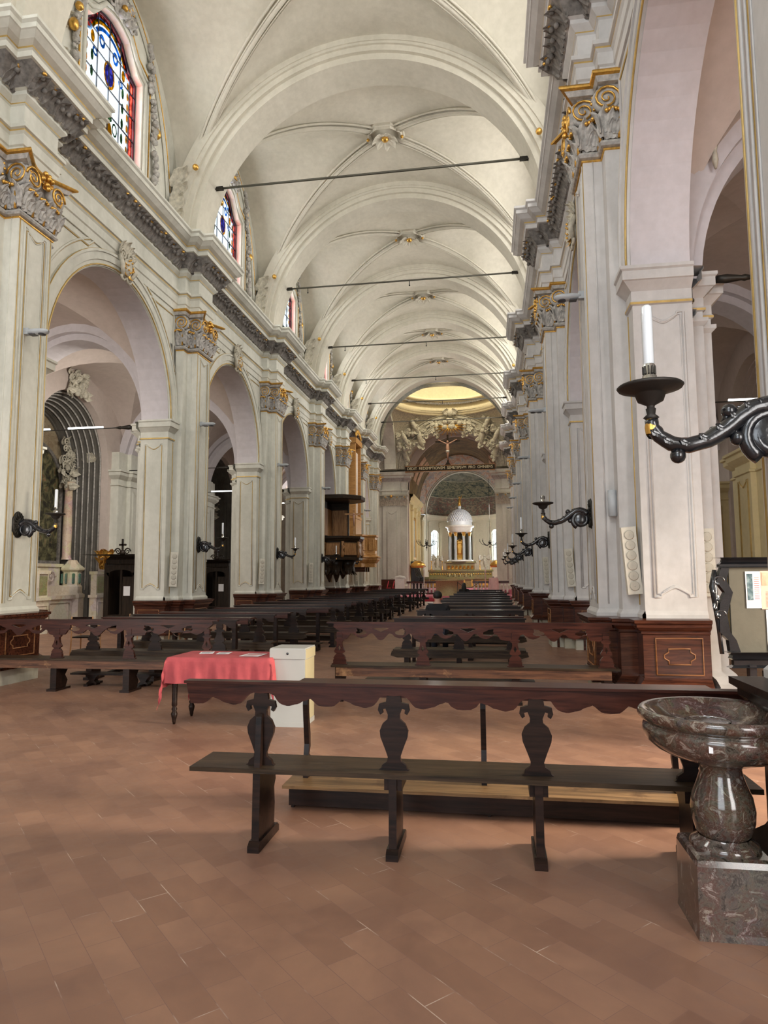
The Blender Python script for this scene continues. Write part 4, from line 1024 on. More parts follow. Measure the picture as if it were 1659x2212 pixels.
# stucco figures, swags and glory on that arch
rd = random.Random(21)
def angel(mb, c, s, ax):
    c = Vector(c); ax = Vector(ax).normalized(); sd = Vector((ax.z, 0, -ax.x)); fw_ = Vector((0, -1, 0))
    mb.ball(tuple(c + ax * .42 * s), .12 * s, 8)
    mb.tube([tuple(c + ax * .34 * s), tuple(c + ax * .15 * s + fw_ * .08 * s), tuple(c - ax * .15 * s + fw_ * .1 * s), tuple(c - ax * .5 * s), tuple(c - ax * .9 * s + sd * .12 * s)], [.08 * s, .17 * s, .2 * s, .17 * s, .09 * s], 8)
    for q in (-1, 1):
        mb.tube([tuple(c + ax * .25 * s + sd * q * .14 * s), tuple(c + ax * .1 * s + sd * q * .36 * s + fw_ * .1 * s), tuple(c + ax * .22 * s + sd * q * .55 * s)], [.07 * s, .055 * s, .035 * s], 6)
        for k in range(4): mb.leaf(tuple(c + ax * .2 * s + sd * q * .1 * s), tuple(sd * q + ax * (.9 - .45 * k)), (0, -1, 0), .6 * s, .16 * s, .4)
    for k in range(7): mb.leaf(tuple(c - ax * (.1 + .1 * k) * s + sd * (.12 * rd.uniform(-1, 1)) * s), tuple(-ax + sd * rd.uniform(-.8, .8)), (0, -1, 0), .5 * s, .2 * s, .6)
def on_arch(a, r): return (XX + (hw + r) * math.cos(a), YX1 - .16, 9.95 + (2.95 + r) * math.sin(a))
for j, (a, s, nm) in enumerate(((2.75, 1.0, 'kneeling at the foot of the choir arch by the pulpit wall'), (2.25, 1.15, 'on the haunch of the choir arch, pulpit side'), (1.85, .9, 'beside the gilded glory, pulpit side'), (1.28, .9, 'beside the gilded glory, font side'), (.88, 1.15, 'on the haunch of the choir arch, font side'), (.42, 1.0, 'at the foot of the choir arch, font side'))):
    m = MB(); p = on_arch(a, .42); angel(m, p, s, (.35 * math.cos(a), 0, 1)); tag(m.build('stucco_angel', 'stuccow'), 'stucco angel ' + nm, 'sculpture', 'stucco angels on the choir arch')
for s_, nm in ((-1, 'pulpit side'), (1, 'font side')):
    for q, (dx, dz) in enumerate(((2.9, 3.55), (3.55, 2.4))):
        m = MB(); p = (XX + s_ * dx, YX1 - .5 - .3 * q, 9.95 + dz); angel(m, p, .95, (s_ * .4, 0, 1))
        for k in range(10): m.ball((p[0] + rd.uniform(-.5, .5), p[1] + .1, p[2] - .8 + rd.uniform(-.2, .3)), rd.uniform(.12, .22), 7)
        tag(m.build('stucco_angel', 'stuccow'), 'stucco angel on a cloud in the %s pendentive, %s' % (nm, 'upper' if q == 0 else 'lower'), 'sculpture', 'stucco angels in the pendentives')
    m = MB()
    for k in range(5):
        a0 = PI / 2 - s_ * (.35 + .07 * k); pts = []
        for t in range(13):
            a = PI / 2 - s_ * (.30 + (.95 + .0 * k) * t / 12); r = .62 - .10 * k - .42 * math.sin(PI * (t / 12)) * (.5 + .16 * k) + (.1 if k == 0 else 0)
            p = on_arch(a, max(.08, r)); pts.append((p[0], p[1] + .02 * k, p[2]))
        m.tube(pts, .075, 6)
    for k in range(16): m.leaf(on_arch(PI / 2 - s_ * rd.uniform(.3, 1.3), rd.uniform(.15, .6)), (rd.uniform(-1, 1), 0, -1), (0, -1, 0), .55, .2, .7)
    tag(m.build('stucco_drapery', 'stuccow'), 'carved swag of drapery along the choir arch, %s' % nm, 'sculpture')
m = MB(); g = MB()
for k in range(18): m.ball((XX + rd.uniform(-.7, .7), YX1 - .3, 13.15 + rd.uniform(-.15, .45)), rd.uniform(.13, .25), 8)
for k in range(22):
    a = PI + PI * k / 21; L = .7 + .3 * (k % 2); g.tube([(XX, YX1 - .42, 13.2), (XX + L * 1.25 * math.cos(a), YX1 - .38, 13.2 + L * .85 * math.sin(a))], [.05, .03], 4)
r = thing('glory_of_rays', 'stucco clouds with gilded rays at the crown of the choir arch', 'sculpture'); m.build('clouds', 'stuccow', r); g.build('ray', 'gold', r)
m = MB()
for s_ in (-1, 1):
    m.scroll((XX + s_ * .3, YX1 - .3, 14.25), .26, (s_, 0, 0), (0, 0, 1), 1.6, .06)
    for k in range(4): m.leaf((XX + s_ * .1, YX1 - .28, 14.1), (s_ * (1 - .2 * k), 0, .2 + .3 * k), (0, -1, 0), .55, .2, .7)
m.ball((XX, YX1 - .3, 14.2), .28, 10, 0, (.9, .6, 1)); tag(m.build('arch_cartouche', 'stuccow'), 'large crested cartouche at the top of the choir arch under the dome ring', 'ornament')

# far crossing piers with capital and entablature
for side, x0, x1 in ((-1, -8.75, -6.35), (1, .50, 2.9)):
    r = thing('crossing_pier', 'wide pier with white capital at the choir mouth, %s' % ('beyond the balcony' if side < 0 else 'mostly hidden, font side'), 'pier', ((x0 + x1) / 2, 52.3, .4))
    w = (x1 - x0) / 2; P = [(-w, .6), (-w, 0), (-w + .5, 0), (-w + .5, -.15), (w - .5, -.15), (w - .5, 0), (w, 0), (w, .6)] if side < 0 else [(-w, .6), (-w, 0), (-w + .5, 0), (-w + .5, -.15), (w - .5, -.15), (w - .5, 0), (w, 0), (w, .6)]
    b = MB(); b.sweep(P, [(.08, 0), (.08, .5), (0, .6), (0, 7.5)], 1)
    for q in (.42, .36): b.tube([(u, -.155, z) for u, z in chevron(q, .9 + .42 - q, 6.3 - .42 + q)], .02, 5)
    b.build('shaft', 'wall', r)
    e = MB(); e.sweep(P, [(0, 7.6), (.05, 7.62), (.05, 7.85), (.1, 7.9), (.1, 8.0), (.02, 8.02), (.02, 8.6), (.06, 8.64), (.14, 8.75), (.3, 8.9), (.3, 9.05), (.45, 9.1), (.5, 9.35), (-.3, 9.4)], 1, mats=[0, 0, 0, 0, 0, 0, 0, 1, 1, 0, 0, 0, 0]); e.build('entablature', ['wall', 'stucco'], r)
    cpt = MB(); g = MB()
    for k in range(8):
        x = -w + .15 + k * (2 * w - .3) / 7
        cpt.leaf((x, -.17, 6.72), (0, -.05, 1), (0, -1, 0), .5, .26, .7); cpt.leaf((x + .1, -.17, 6.75), (0, -.1, 1), (0, -1, 0), .7, .22, .6)
        if k in (0, 2, 5, 7): cpt.scroll((x, -.34, 7.38), .13, (1 if k in (0, 5) else -1, 0, 0), (0, 0, 1), 2, .03); g.ball((x, -.36, 7.38), .05, 6)
    g.ball((0, -.4, 7.45), .12, 8); cpt.box(-w - .05, w + .05, -.3, .3, 7.5, 7.6); cpt.build('capital', 'stuccow', r); g.build('gilt_ornament', 'gold', r)

# ------------------------------------------------------------------ choir and apse
XD, HWC, YA = -2.55, 3.75, 61.5
ZP = .62                                     # raised floor of the choir
b = MB(); b.box(-7.3, 2.4, 44.4, 53, 0, .30); b.box(-6.6, 1.5, 44.1, 44.4, 0, .15); b.box(-6.4, 1.6, 49.8, 66, .3, ZP); struct(b.build('floor_choir', 'carpetp'), 'rose carpeted platform before the altar')
b = MB(); b.box(-6.2, 1.2, 43.7, 44.1, 0, .10); b.box(-6.3, 1.3, 44.09, 44.39, .1, .2); struct(b.build('trim_5', 'carpet'), 'crimson carpeted altar step')
b = MB()
for side in (-1, 1):
    b.box(*sorted((XD + side * HWC, XD + side * (HWC + .3))), YX1 + 1.5, YA + .6, 0, 8.4)
struct(b.build('wall_choir', 'cream'), 'choir side walls')
g = MB()
for side in (-1, 1):
    g.sweep([(XD + side * HWC, YX1 + 1.5), (XD + side * HWC, YA)], [(0, 7.4), (.06, 7.45), (.06, 7.6), (.12, 7.7), (.12, 7.85), (.3, 8.0), (.36, 8.2), (-.1, 8.25)], -side)
    for y in (54.6, 57.4, 60.2):
        g.sweep([(XD + side * HWC, y - .4), (XD + side * (HWC - .16), y - .4), (XD + side * (HWC - .16), y + .4), (XD + side * HWC, y + .4)], [(0, .6), (0, 6.9), (.08, 7.0), (.02, 7.1), (.08, 7.4)], -side)
struct(g.build('trim_6', 'cream'), 'gilded cream cornice of the choir')
b = MB(); b.grid(lambda u, v: (XD + HWC * math.cos(PI * u), YX1 + 1.3 + (YA - YX1 - 1.3) * v, 8.2 + 4.5 * math.sin(PI * u)), 32, 8); struct(b.build('ceiling_choir', 'frescod'), 'dark frescoed barrel vault of the choir')
m = MB()
for side in (-1, 1):
    for y, zz in ((55.5, 9.6), (57.8, 10.0)):
        a = .55 if side > 0 else PI - .55
        o = len(m.v); m.grid(lambda u, v, a=a, y=y: (XD + (HWC - .03) * math.cos(a + (u - .5) * .5), y + (v - .5) * 1.6, 8.2 + (4.47) * math.sin(a + (u - .5) * .5)), 6, 3)
m.build('figure_fresco', 'figfresco', ce)
# end arch with coloured fresco, and the apse
o = [(XD + (HWC + .2) * math.cos(PI * k / 40), 8.2 + 4.7 * math.sin(PI * k / 40)) for k in range(41)]
XA, RA, YP = -2.34, 3.72, 62.0
q = [(XA + (RA - .35) * math.cos(PI * k / 40), 7.35 + 3.75 * math.sin(PI * k / 40)) for k in range(41)]
b = MB(); b.plate([(o[0][0], 7.3)] + o + [(o[-1][0], 7.3)] + q[::-1], [], lambda u, v, d: (u, d, v), YA, YA + .5); struct(b.build('wall_apse_arch', 'fresco'), 'arch band with colourful fresco around the apse')
b = MB(); b.tube([(x, YA - .02, z) for x, z in q], .07, 6); b.tube([(XA + (RA - .2) * math.cos(PI * k / 40), YA - .02, 7.35 + 3.9 * math.sin(PI * k / 40)) for k in range(41)], .04, 5); struct(b.build('trim_7', 'wall'), 'white arch moulding')
b = MB(); NF = 7
def apt(a, r=RA): return (XA + r * math.sin(a), YP + r * math.cos(a))
for k in range(NF):
    a0 = -PI / 2 + PI * k / NF; a1 = a0 + PI / NF; p0, p1 = Vector(apt(a0)), Vector(apt(a1)); d = p1 - p0; L = d.length; d.normalize(); nn = Vector((-d.y, d.x))
    if nn.dot(p0 - Vector((XA, YP))) < 0: nn = -nn
    fnf = lambda u, v, w, p0=p0, d=d, nn=nn: (p0.x + d.x * u + nn.x * w, p0.y + d.y * u + nn.y * w, v)
    win = [(L / 2 - .5, 3.1), (L / 2 + .5, 3.1), (L / 2 + .5, 5.75), (L / 2 + .25, 5.95), (L / 2, 6.0), (L / 2 - .25, 5.95), (L / 2 - .5, 5.75)]
    b.plate([(0, .3), (L, .3), (L, 7.3), (0, 7.3)], [win] if k in (1, 5) else [], fnf, 0, .35)
    if k in (1, 5):
        w = bpy.data.objects.new('window_%d' % (wn + 1 + (k == 5)), None); COL.objects.link(w); struct(w, 'tall clear window in the apse, %s of the domed altar' % ('pulpit side' if k == 1 else 'font side'))
        fr = MB()
        for u in (-.47, 0, .47): fr.plate([(L / 2 + u - .035, 3.1), (L / 2 + u + .035, 3.1), (L / 2 + u + .035, 5.85), (L / 2 + u - .035, 5.85)], [], fnf, .14, .2)
        for v in (3.12, 3.7, 4.3, 4.9, 5.45, 5.93): fr.plate([(L / 2 - .5, v - .018), (L / 2 + .5, v - .018), (L / 2 + .5, v + .018), (L / 2 - .5, v + .018)], [], fnf, .14, .2)
        fr.build('glazing_bar', 'lamp', w); MB().plate(win, [], fnf, .2, .205).build('pane', 'glassw', w)
        pc = fnf(L / 2, 4.6, .75); area('daylight_apse', pc, (XA, 56, 3.2), 1.3, 3.3, 420, (.93, .97, 1.0))
    b.plate([(-.12, .3), (.12, .3), (.12, 6.5), (-.12, 6.5)], [], lambda u, v, w, p0=p0, d=d, nn=nn: fnf(u, v, w), -.12, .02)
    b.plate([(-.2, 6.3), (.2, 6.3), (.2, 6.7), (-.2, 6.7)], [], lambda u, v, w: fnf(u, v, w), -.2, .02)
P = [apt(-PI / 2 + PI * k / 28, RA) for k in range(29)]
b.sweep([(XA - RA, YA - .2)] + P + [(XA + RA, YA - .2)], [(-.05, 6.75), (.06, 6.8), (.06, 6.95), (.12, 7.0), (.2, 7.15), (.34, 7.25), (.36, 7.4), (-.1, 7.42)], 1)
struct(b.build('wall_apse', 'apse'), 'cream apse wall with pilasters and cornice')
for nm, z0_, z1_, cols, sc2 in (('lower', 0, .30, [(.05, .06, .055), (.30, .12, .09), (.05, .08, .075), (.40, .32, .22), (.05, .08, .07)], 2.0), ('middle', .30, .62, [(.015, .03, .03), (.035, .06, .055), (.32, .30, .20), (.02, .03, .03)], 2.0), ('upper', .62, 1.0, [(.10, .12, .10), (.34, .34, .28), (.08, .10, .09), (.28, .27, .2)], 1.1)):
    M['conch' + nm] = fresco('conch_fresco_' + nm, cols, sc2, 1.2, .8, (1, 1, 1.8))
    b = MB(); b.grid(lambda u, v: (XA + RA * math.cos(PI * u) * math.cos((z0_ + (z1_ - z0_) * v) * PI / 2), YP - .3 + RA * math.sin(PI * u) * math.cos((z0_ + (z1_ - z0_) * v) * PI / 2), 7.38 + 3.85 * math.sin((z0_ + (z1_ - z0_) * v) * PI / 2)), 30, 6)
    o = b.build('ceiling_apse_' + nm, 'conch' + nm); struct(o, 'frescoed half dome of the apse, %s band' % nm)
b = MB()
for zz, rr_ in ((.30, .985), (.62, .98)):
    b.tube([(XA + RA * rr_ * math.cos(PI * k / 30) * math.cos(zz * PI / 2), YP - .3 + RA * rr_ * math.sin(PI * k / 30) * math.cos(zz * PI / 2), 7.38 + 3.85 * rr_ * math.sin(zz * PI / 2)) for k in range(31)], .03, 5)
struct(b.build('trim_8', 'stuccow'), 'thin painted cloud line of the apse fresco')
b = MB(); b.plate([(XD - 6, 8.3), (XD - 6, 16), (XD + 6, 16), (XD + 6, 8.3)] + [(XD + (HWC - .02) * math.cos(PI * k / 40), 8.2 + 4.48 * math.sin(PI * k / 40)) for k in range(41)], [], lambda u, v, d: (u, d, v), YX1 + 1.3, YX1 + 1.5)
b.box(-13.4, XD - HWC, 53.1, 53.3, 0, 16); b.box(XD + HWC, 8.4, 53.1, 53.3, 0, 16)
struct(b.build('wall_choir_head', 'aisle'), 'plain wall above the choir vault')
# ------------------------------------------------------------------ benches
FX = lambda u, v, d: (u, d, v)
POST = [(.04, .87), (.045, .835), (.085, .825), (.092, .79), (.078, .765), (.062, .775), (.066, .795), (.048, .80), (.034, .765), (.036, .74), (.065, .715), (.082, .675), (.078, .64), (.052, .575), (.036, .53), (.040, .505), (.068, .485), (.074, .465), (.088, .458), (.088, .42)]
VASE = [(.035, .86), (.040, .80), (.030, .78), (.060, .765), (.052, .745), (.034, .735), (.034, .70), (.045, .66), (.068, .62), (.064, .60), (.036, .585), (.058, .565), (.078, .53), (.070, .525), (.082, .50), (.082, .465), (.10, .46), (.10, .43)]
def silhouette(pr, cx=0, z0=0.): return [(cx + x, z + z0) for x, z in pr] + [(cx - x, z + z0) for x, z in reversed(pr)]
def scallop(x0, x1, posts, zt, zl, zm):
    """lower edge of a bench rail: flared at each post, lobed in between"""
    P = []; n = 200
    for i in range(n + 1):
        x = x0 + (x1 - x0) * i / n; lo = [p for p in posts if p <= x]; hi = [p for p in posts if p > x]
        a = lo[-1] if lo else (hi[0] - (posts[1] - posts[0])); b_ = hi[0] if hi else (lo[-1] + (posts[1] - posts[0]))
        t = (x - a) / (b_ - a); t = min(t, 1 - t)
        K = [(0, zm + .025), (.06, zm + .028), (.10, zm + .015), (.135, zl + .025), (.15, zl + .01), (.21, zl), (.28, zl + .012), (.34, zm - .012), (.385, zm), (.40, zm - .012), (.412, zl + .02), (.45, zl + .004), (.5, zl + .002)]
        for (t0, z0), (t1, z1) in zip(K, K[1:]):
            if t0 <= t <= t1:
                s_ = (t - t0) / (t1 - t0); s_ = s_ * s_ * (3 - 2 * s_); P.append((x, z0 + (z1 - z0) * s_)); break
    return P

# the front bench
r = thing('church_bench', 'long dark wooden bench with scalloped rail in the foreground beside the holy-water font', 'bench', (0, 3.94, 0), -.004, None)
posts = [-1.36, -.565, .235, 1.035]
b = MB(); lower = scallop(-1.80, 1.36, posts, .93, .80, .845)
b.plate(lower + [(1.36, .925), (-1.83, .925), (-1.82, .875)], [], FX, -.016, .016); b.box(-1.84, 1.38, -.03, .05, .922, .938); b.build('rail', 'wood_red', r)
b = MB(); b.box(-1.76, 1.36, -.10, .24, .432, .458)
b.build('seat', 'wood_seat', r)
for i, p in enumerate(posts):
    b = MB(); b.plate(silhouette(POST, p), [], FX, -.014, .014); b.build('splat', 'wood_dark', r)
    b = MB()
    b.plate([(-.085, .04), (-.075, .43), (.20, .43), (.215, .32), (.185, .28), (.20, .18), (.19, .08), (.20, .04)], [], lambda u, v, d, p=p: (p + d, u, v), -.022, .022)
    b.plate([(-.12, 0), (-.12, .035), (-.09, .055), (.22, .055), (.25, .035), (.25, 0)], [], lambda u, v, d, p=p: (p + d, u, v), -.034, .034)
    if i == 0: b.plate([(-.075, .40), (-.045, .74), (-.03, .755), (-.018, .74), (-.018, .40)], [], lambda u, v, d, p=p: (p + d, u, v), -.017, .017)
    else: b.box(p - .05, p + .05, -.06, .15, .36, .432)
    b.build('leg', 'wood_dark', r)
# its kneeler with book ledge
r = thing('kneeling_desk', 'dark wooden book ledge and kneeler on thin curved legs just behind the front bench', 'kneeler', (0, 4.72, 0), -.004)
b = MB(); b.box(-1.36, 1.40, -.10, .16, .80, .822); b.box(-1.36, 1.40, -.10, -.08, .74, .80); b.build('book_ledge', 'wood_red', r)
b = MB(); b.box(-1.42, 1.24, -.17, .15, .135, .155); b.build('kneeling_board', 'wood_kneel', r)
b = MB(); b.box(-1.38, 1.22, -.14, -.12, .02, .135); b.box(-1.38, 1.22, .09, .11, .0, .135)
for x in (-1.37, -.05, 1.2): b.box(x, x + .02, -.12, .09, 0, .135)
b.build('riser', 'wood_dark', r)
for x in (-1.31, -.07, 1.16):
    b = MB(); b.plate([(.02, .80), (.06, .80), (.045, .70), (.05, .60), (.085, .45), (.09, .36), (.06, .31), (.10, .29), (.10, .155), (.02, .155), (.03, .30), (.05, .38), (.02, .55), (.005, .66)], [], lambda u, v, d, x=x: (x + d, u, v), -.018, .018); b.build('leg', 'wood_dark', r)

def pierced(x0, x1, posts, zt):
    """fretwork rail: returns outline and pierced openings"""
    K = [(0, .76), (.10, .775), (.13, .835), (.16, .845), (.19, .82), (.22, .795), (.27, .78), (.33, .80), (.36, .835), (.40, .845), (.44, .80), (.47, .765), (.5, .755)]
    low = []; n = 160; stp = posts[1] - posts[0]
    for i in range(n + 1):
        x = x0 + (x1 - x0) * i / n; t = ((x - posts[0]) / stp) % 1.0; t = min(t, 1 - t)
        for (t0, z0), (t1, z1) in zip(K, K[1:]):
            if t0 <= t <= t1: low.append((x, z0 + (z1 - z0) * (t - t0) / (t1 - t0))); break
    holes = []
    for a, b_ in zip(posts, posts[1:]):
        c = (a + b_) / 2; s_ = stp / .86
        holes.append([(c - .085 * s_, .905), (c, .862), (c + .085 * s_, .905), (c + .07 * s_, .908), (c - .07 * s_, .908)][:3] + [(c + .05 * s_, .912), (c - .05 * s_, .912)])
        for q in (-1, 1):
            h = [(.15, .907), (.20, .895), (.215, .88), (.235, .875), (.255, .86), (.25, .835), (.215, .825), (.175, .822), (.15, .836), (.14, .855), (.155, .87), (.15, .885)]
            cc = [(c + q * (.40 * s_ - u * s_), v) for u, v in h]; holes.append(cc if q > 0 else cc[::-1])
    out = low + [(x1 + .02, .86), (x1 + .10, .925), (x1 + .09, zt), (x0 - .09, zt), (x0 - .10, .925), (x0 - .02, .86)]
    return out, holes
def fret_bench(lab, x0, x1, y, posts, rz=0., red=True):
    cx = (x0 + x1) / 2; r = thing('church_bench', lab, 'bench', (cx, y, 0), rz, 'fretwork benches')
    P = [p - cx for p in posts]; out, holes = pierced(P[0] + .02, P[-1] - .02, P, .985)
    out = [(min(max(u, x0 - cx), x1 - cx), v) for u, v in out] if False else out
    b = MB(); b.plate(out, holes, FX, -.016, .016); b.box(x0 - cx, x1 - cx, -.02, .035, .965, .985); b.build('rail', 'wood_red', r)
    b = MB(); b.box(x0 - cx + .08, x1 - cx - .02, -.12, .26, .425, .45); b.build('seat', 'wood_seat', r)
    b = MB(); b.box(x0 - cx + .14, x1 - cx - .12, -.10, -.075, .315, .425); b.build('apron', 'wood_mid', r)
    for p in P:
        b = MB(); b.plate(silhouette(VASE, p), [[(p, .70), (p + .018, .655), (p, .62), (p - .018, .655)]], FX, -.022, .022); b.build('splat', 'wood_red', r)
        b = MB(); b.plate([(-.07, .03), (-.07, .42), (.2, .42), (.22, .30), (.14, .2), (.20, .12), (.16, .03)], [], lambda u, v, d, p=p: (p + d, u, v), -.045, .045)
        b.box(p - .07, p + .07, -.11, .24, 0, .03); b.build('leg', 'wood_dark', r)
    return r
fret_bench('reddish bench with pierced fretwork rail behind the front bench and grey box', -2.10, 1.52, 8.60, [-1.93, -.86, .28, 1.36])
fret_bench('reddish bench with pierced fretwork rail behind the red-covered table', -8.05, -3.70, 8.85, [-7.25, -6.06, -4.98, -3.85], .02)
def low_kneeler(lab, x0, x1, y, rz=0.):
    cx = (x0 + x1) / 2; r = thing('low_kneeler', lab, 'kneeler', (cx, y, 0), rz, 'low kneelers'); w = (x1 - x0) / 2
    b = MB(); b.box(-w, w, -.10, .10, .15, .175); b.build('kneeling_board', 'wood_dark', r)
    for s_ in (-.72, .0, .72):
        b = MB(); b.plate([(-.11, .15), (-.07, .11), (-.04, .06), (-.08, .03), (-.08, 0), (.08, 0), (.08, .03), (.04, .06), (.07, .11), (.11, .15)], [], lambda u, v, d, s_=s_: (s_ * w + u, d, v), -.05, .05); b.box(s_ * w - .03, s_ * w + .03, -.2, .2, 0, .03); b.build('leg', 'wood_dark', r)
low_kneeler('low dark kneeler under the fretwork bench nearest the font', -1.72, .55, 9.35)
low_kneeler('low dark kneeler behind the fretwork bench by the red-covered table', -6.15, -3.9, 9.4)

def pew_proto(w, kind, colr):
    r = thing('church_bench' if kind == 'b' else 'kneeling_desk', '', 'bench' if kind == 'b' else 'kneeler')
    h = w / 2; posts = [-h * .86, -h * .29, h * .29, h * .86] if w > 2.1 else [-h * .8, 0, h * .8]
    b = MB()
    if kind == 'b':
        b.plate(scallop(-h, h, posts, .92, .79, .83) + [(h, .905), (-h, .905)], [], FX, -.014, .014); b.box(-h - .02, h + .02, -.03, .06, .90, .92); b.build('rail', colr, r)
        b = MB(); b.box(-h + .0, h - .0, -.16, .22, .43, .455); b.box(-h + .06, h - .06, -.14, -.12, .33, .43); b.plate([(-h + .06, .33), (-h - .04, .36), (-h - .02, .43), (-h + .1, .43)], [], FX, -.14, -.12); b.plate([(h - .06, .33), (h + .04, .36), (h + .02, .43), (h - .1, .43)], [], FX, -.14, -.12); b.build('seat', 'wood_seat', r)
        for p in posts:
            b = MB(); b.plate(silhouette(VASE, p), [], FX, -.02, .02); b.build('splat', 'wood_dark', r)
            b = MB(); b.box(p - .035, p + .035, -.1, .16, 0, .43); b.box(p - .05, p + .05, -.14, .24, 0, .04); b.build('leg', 'wood_dark', r)
    else:
        b.box(-h - .04, h + .04, -.08, .14, .885, .905); b.box(-h, h, -.07, -.05, .80, .885); b.build('book_ledge', colr, r)
        b = MB(); b.box(-h + .05, h - .1, -.26, .02, .15, .175); b.box(-h + .1, h - .15, -.22, -.2, .06, .15); b.build('kneeling_board', 'wood_seat', r)
        for p in (posts[0], posts[-1]):
            b = MB(); b.plate([(-.03, .15), (-.03, .885), (.08, .885), (.05, .7), (.09, .5), (.05, .3), (.12, .04), (.12, 0), (-.3, 0), (-.3, .04), (-.03, .06)], [], lambda u, v, d, p=p: (p + d, u, v), -.025, .025); b.build('leg', 'wood_dark', r)
    return r
protoB = pew_proto(2.0, 'b', 'wood_dark'); protoD = pew_proto(1.95, 'd', 'wood_red')
rowsR = [(10.55, 'b', -.50), (11.30, 'd', -.50), (13.0, 'b', -.40), (13.75, 'd', -.42), (14.75, 'b', -.38), (15.6, 'd', -.42), (16.5, 'b', -.5), (17.4, 'd', -.45), (18.6, 'b', -.45), (19.5, 'd', -.42), (20.6, 'b', -.45), (21.5, 'd', -.42), (23.0, 'b', -.38), (24.0, 'd', -.40), (26.0, 'b', -.4), (27.0, 'd', -.4), (29.6, 'b', -.45), (30.6, 'd', -.42), (34.0, 'b', -.45)]
used = {'b': 0, 'd': 0}; cnt = {}
def place(k, x, y, blk):
    pr = protoB if k == 'b' else protoD
    r = pr if not used[k] else dup(pr); used[k] = 1
    r.location = (x, y, 0); cnt[(blk, k)] = cnt.get((blk, k), 0) + 1; n = cnt[(blk, k)] - 1
    r['label'] = ('dark wooden bench in the %s block of seating, %s row from the entrance' if k == 'b' else 'dark book ledge with kneeler in the %s block of seating, %s row from the entrance') % (blk, ORD[min(n, 14)])
    r['group'] = ('benches of the %s block' if k == 'b' else 'kneelers of the %s block') % blk
    return r
for y, k, x in rowsR: place(k, x, y, 'font-side')
rowsL = [(9.9, 'b', -3.83), (10.75, 'd', -3.9), (11.4, 'b', -3.72), (12.45, 'd', -3.75), (13.4, 'b', -3.7), (14.35, 'd', -3.42), (15.1, 'b', -3.28), (16.1, 'd', -3.5), (17.2, 'b', -3.56), (18.3, 'd', -3.6), (19.0, 'b', -3.46), (20.0, 'd', -3.5), (21.2, 'b', -3.5), (22.3, 'd', -3.5), (23.2, 'b', -3.48), (24.2, 'd', -3.45), (25.1, 'b', -3.45), (26.2, 'd', -3.5), (27.6, 'b', -3.45), (29.2, 'd', -3.45), (31.0, 'b', -3.4), (32.6, 'd', -3.4), (34.2, 'b', -3.4), (36.0, 'd', -3.4), (37.4, 'b', -3.4)]
for y, k, xr in rowsL:
    r = place(k, xr - 1.3, y, 'pulpit-side'); r.scale = (1.3, 1, 1)

# ------------------------------------------------------------------ table, leaflets, offering box
r = thing('side_table', 'small table with turned dark legs under a red cloth', 'table', (-2.86, 7.2, 0), 0)
b = MB(); b.box(-.55, .53, -.29, .28, .685, .71); b.box(-.5, .48, -.26, .25, .60, .685); b.build('tabletop', 'wood_dark', r)
for sx in (-.52, .46):
    for sy in (-.22, .21):
        b = MB(); b.lathe([(.001, .0), (.012, .0), (.02, .03), (.022, .05), (.03, .08), (.035, .11), (.022, .14), (.032, .16), (.02, .18), (.03, .20), (.028, .24), (.03, .40), (.036, .56), (.036, .62)], (sx, sy, 0), 14); b.build('leg', 'wood_dark', r)
# draped cloth
cb_ = MB(); nx, ny = 64, 44; hx, hy = .57, .32; dl, dr_, df, db_ = .32, .03, .27, .30
def cloth(u, v):
    x = -hx - dl + (2 * hx + dl + dr_ + .24) * u; y = -hy - df + (2 * hy + df + db_) * v
    z = .716; ox = max(0, -hx - x); ox2 = max(0, x - hx); oy = max(0, -hy - y); oy2 = max(0, y - hy)
    X = max(-hx, min(hx, x)); Y = max(-hy, min(hy, y)); drop = 0
    if ox: drop = max(drop, ox)
    if ox2: drop = max(drop, ox2)
    if oy: drop = max(drop, oy)
    if oy2: drop = max(drop, oy2)
    both = (ox > 0 or ox2 > 0) and (oy > 0 or oy2 > 0)
    if both: drop = max(ox, ox2) + max(oy, oy2) - .12 * min(max(ox, ox2), max(oy, oy2)) * 6 * .2
    w = .012 * math.sin(x * 26 + 1) * min(1, drop * 5) + .008 * math.sin(x * 55 + y * 9) * min(1, drop * 5)
    wy = .014 * math.sin(y * 30) * min(1, drop * 5)
    if ox or ox2: X += (-1 if ox else 1) * (.01 + drop * .10 + wy)
    if oy or oy2: Y += (-1 if oy else 1) * (.01 + drop * .06 + w)
    return (X, Y, z - drop + .0015 * math.sin(x * 40) * math.sin(y * 31))
cb_.grid(cloth, nx, ny); o = cb_.build('tablecloth', 'cloth', None, (-2.86, 7.2, 0)); tag(o, 'coral red cloth draped over the small table, hanging to a point at one corner', 'tablecloth')
for x, y, a, w, h, m_, lab in ((-3.16, 7.30, .3, .15, .20, 'paper', 'white leaflet with dark print nearest the pointed corner of the red cloth'), (-2.95, 7.28, .15, .14, .19, 'paper', 'white leaflet with black heading, middle one on the red cloth'), (-2.56, 7.14, -.05, .22, .26, 'paper', 'larger white sheet with pinkish print on the red cloth beside the grey box')):
    t = thing('leaflet', lab, 'leaflet', (x, y, .7205), a, 'leaflets on the red table'); MB().box(-w / 2, w / 2, -h / 2, h / 2, 0, .0015).build('sheet', m_, t)
    k = MB(); k.box(-w * .4, w * .4, h * .08, h * .34, .0015, .002)
    for q in range(5): k.box(-w * .36, w * (.2 + .03 * q), -h * .4 + q * h * .08, -h * .4 + q * h * .08 + .006, .0015, .002)
    k.build('print', 'ink' if w < .2 else 'redp', t)
r = thing('offering_box', 'tall putty-grey wooden box with lid and keyhole beside the red-covered table', 'box', (-2.13, 7.2, 0), 0)
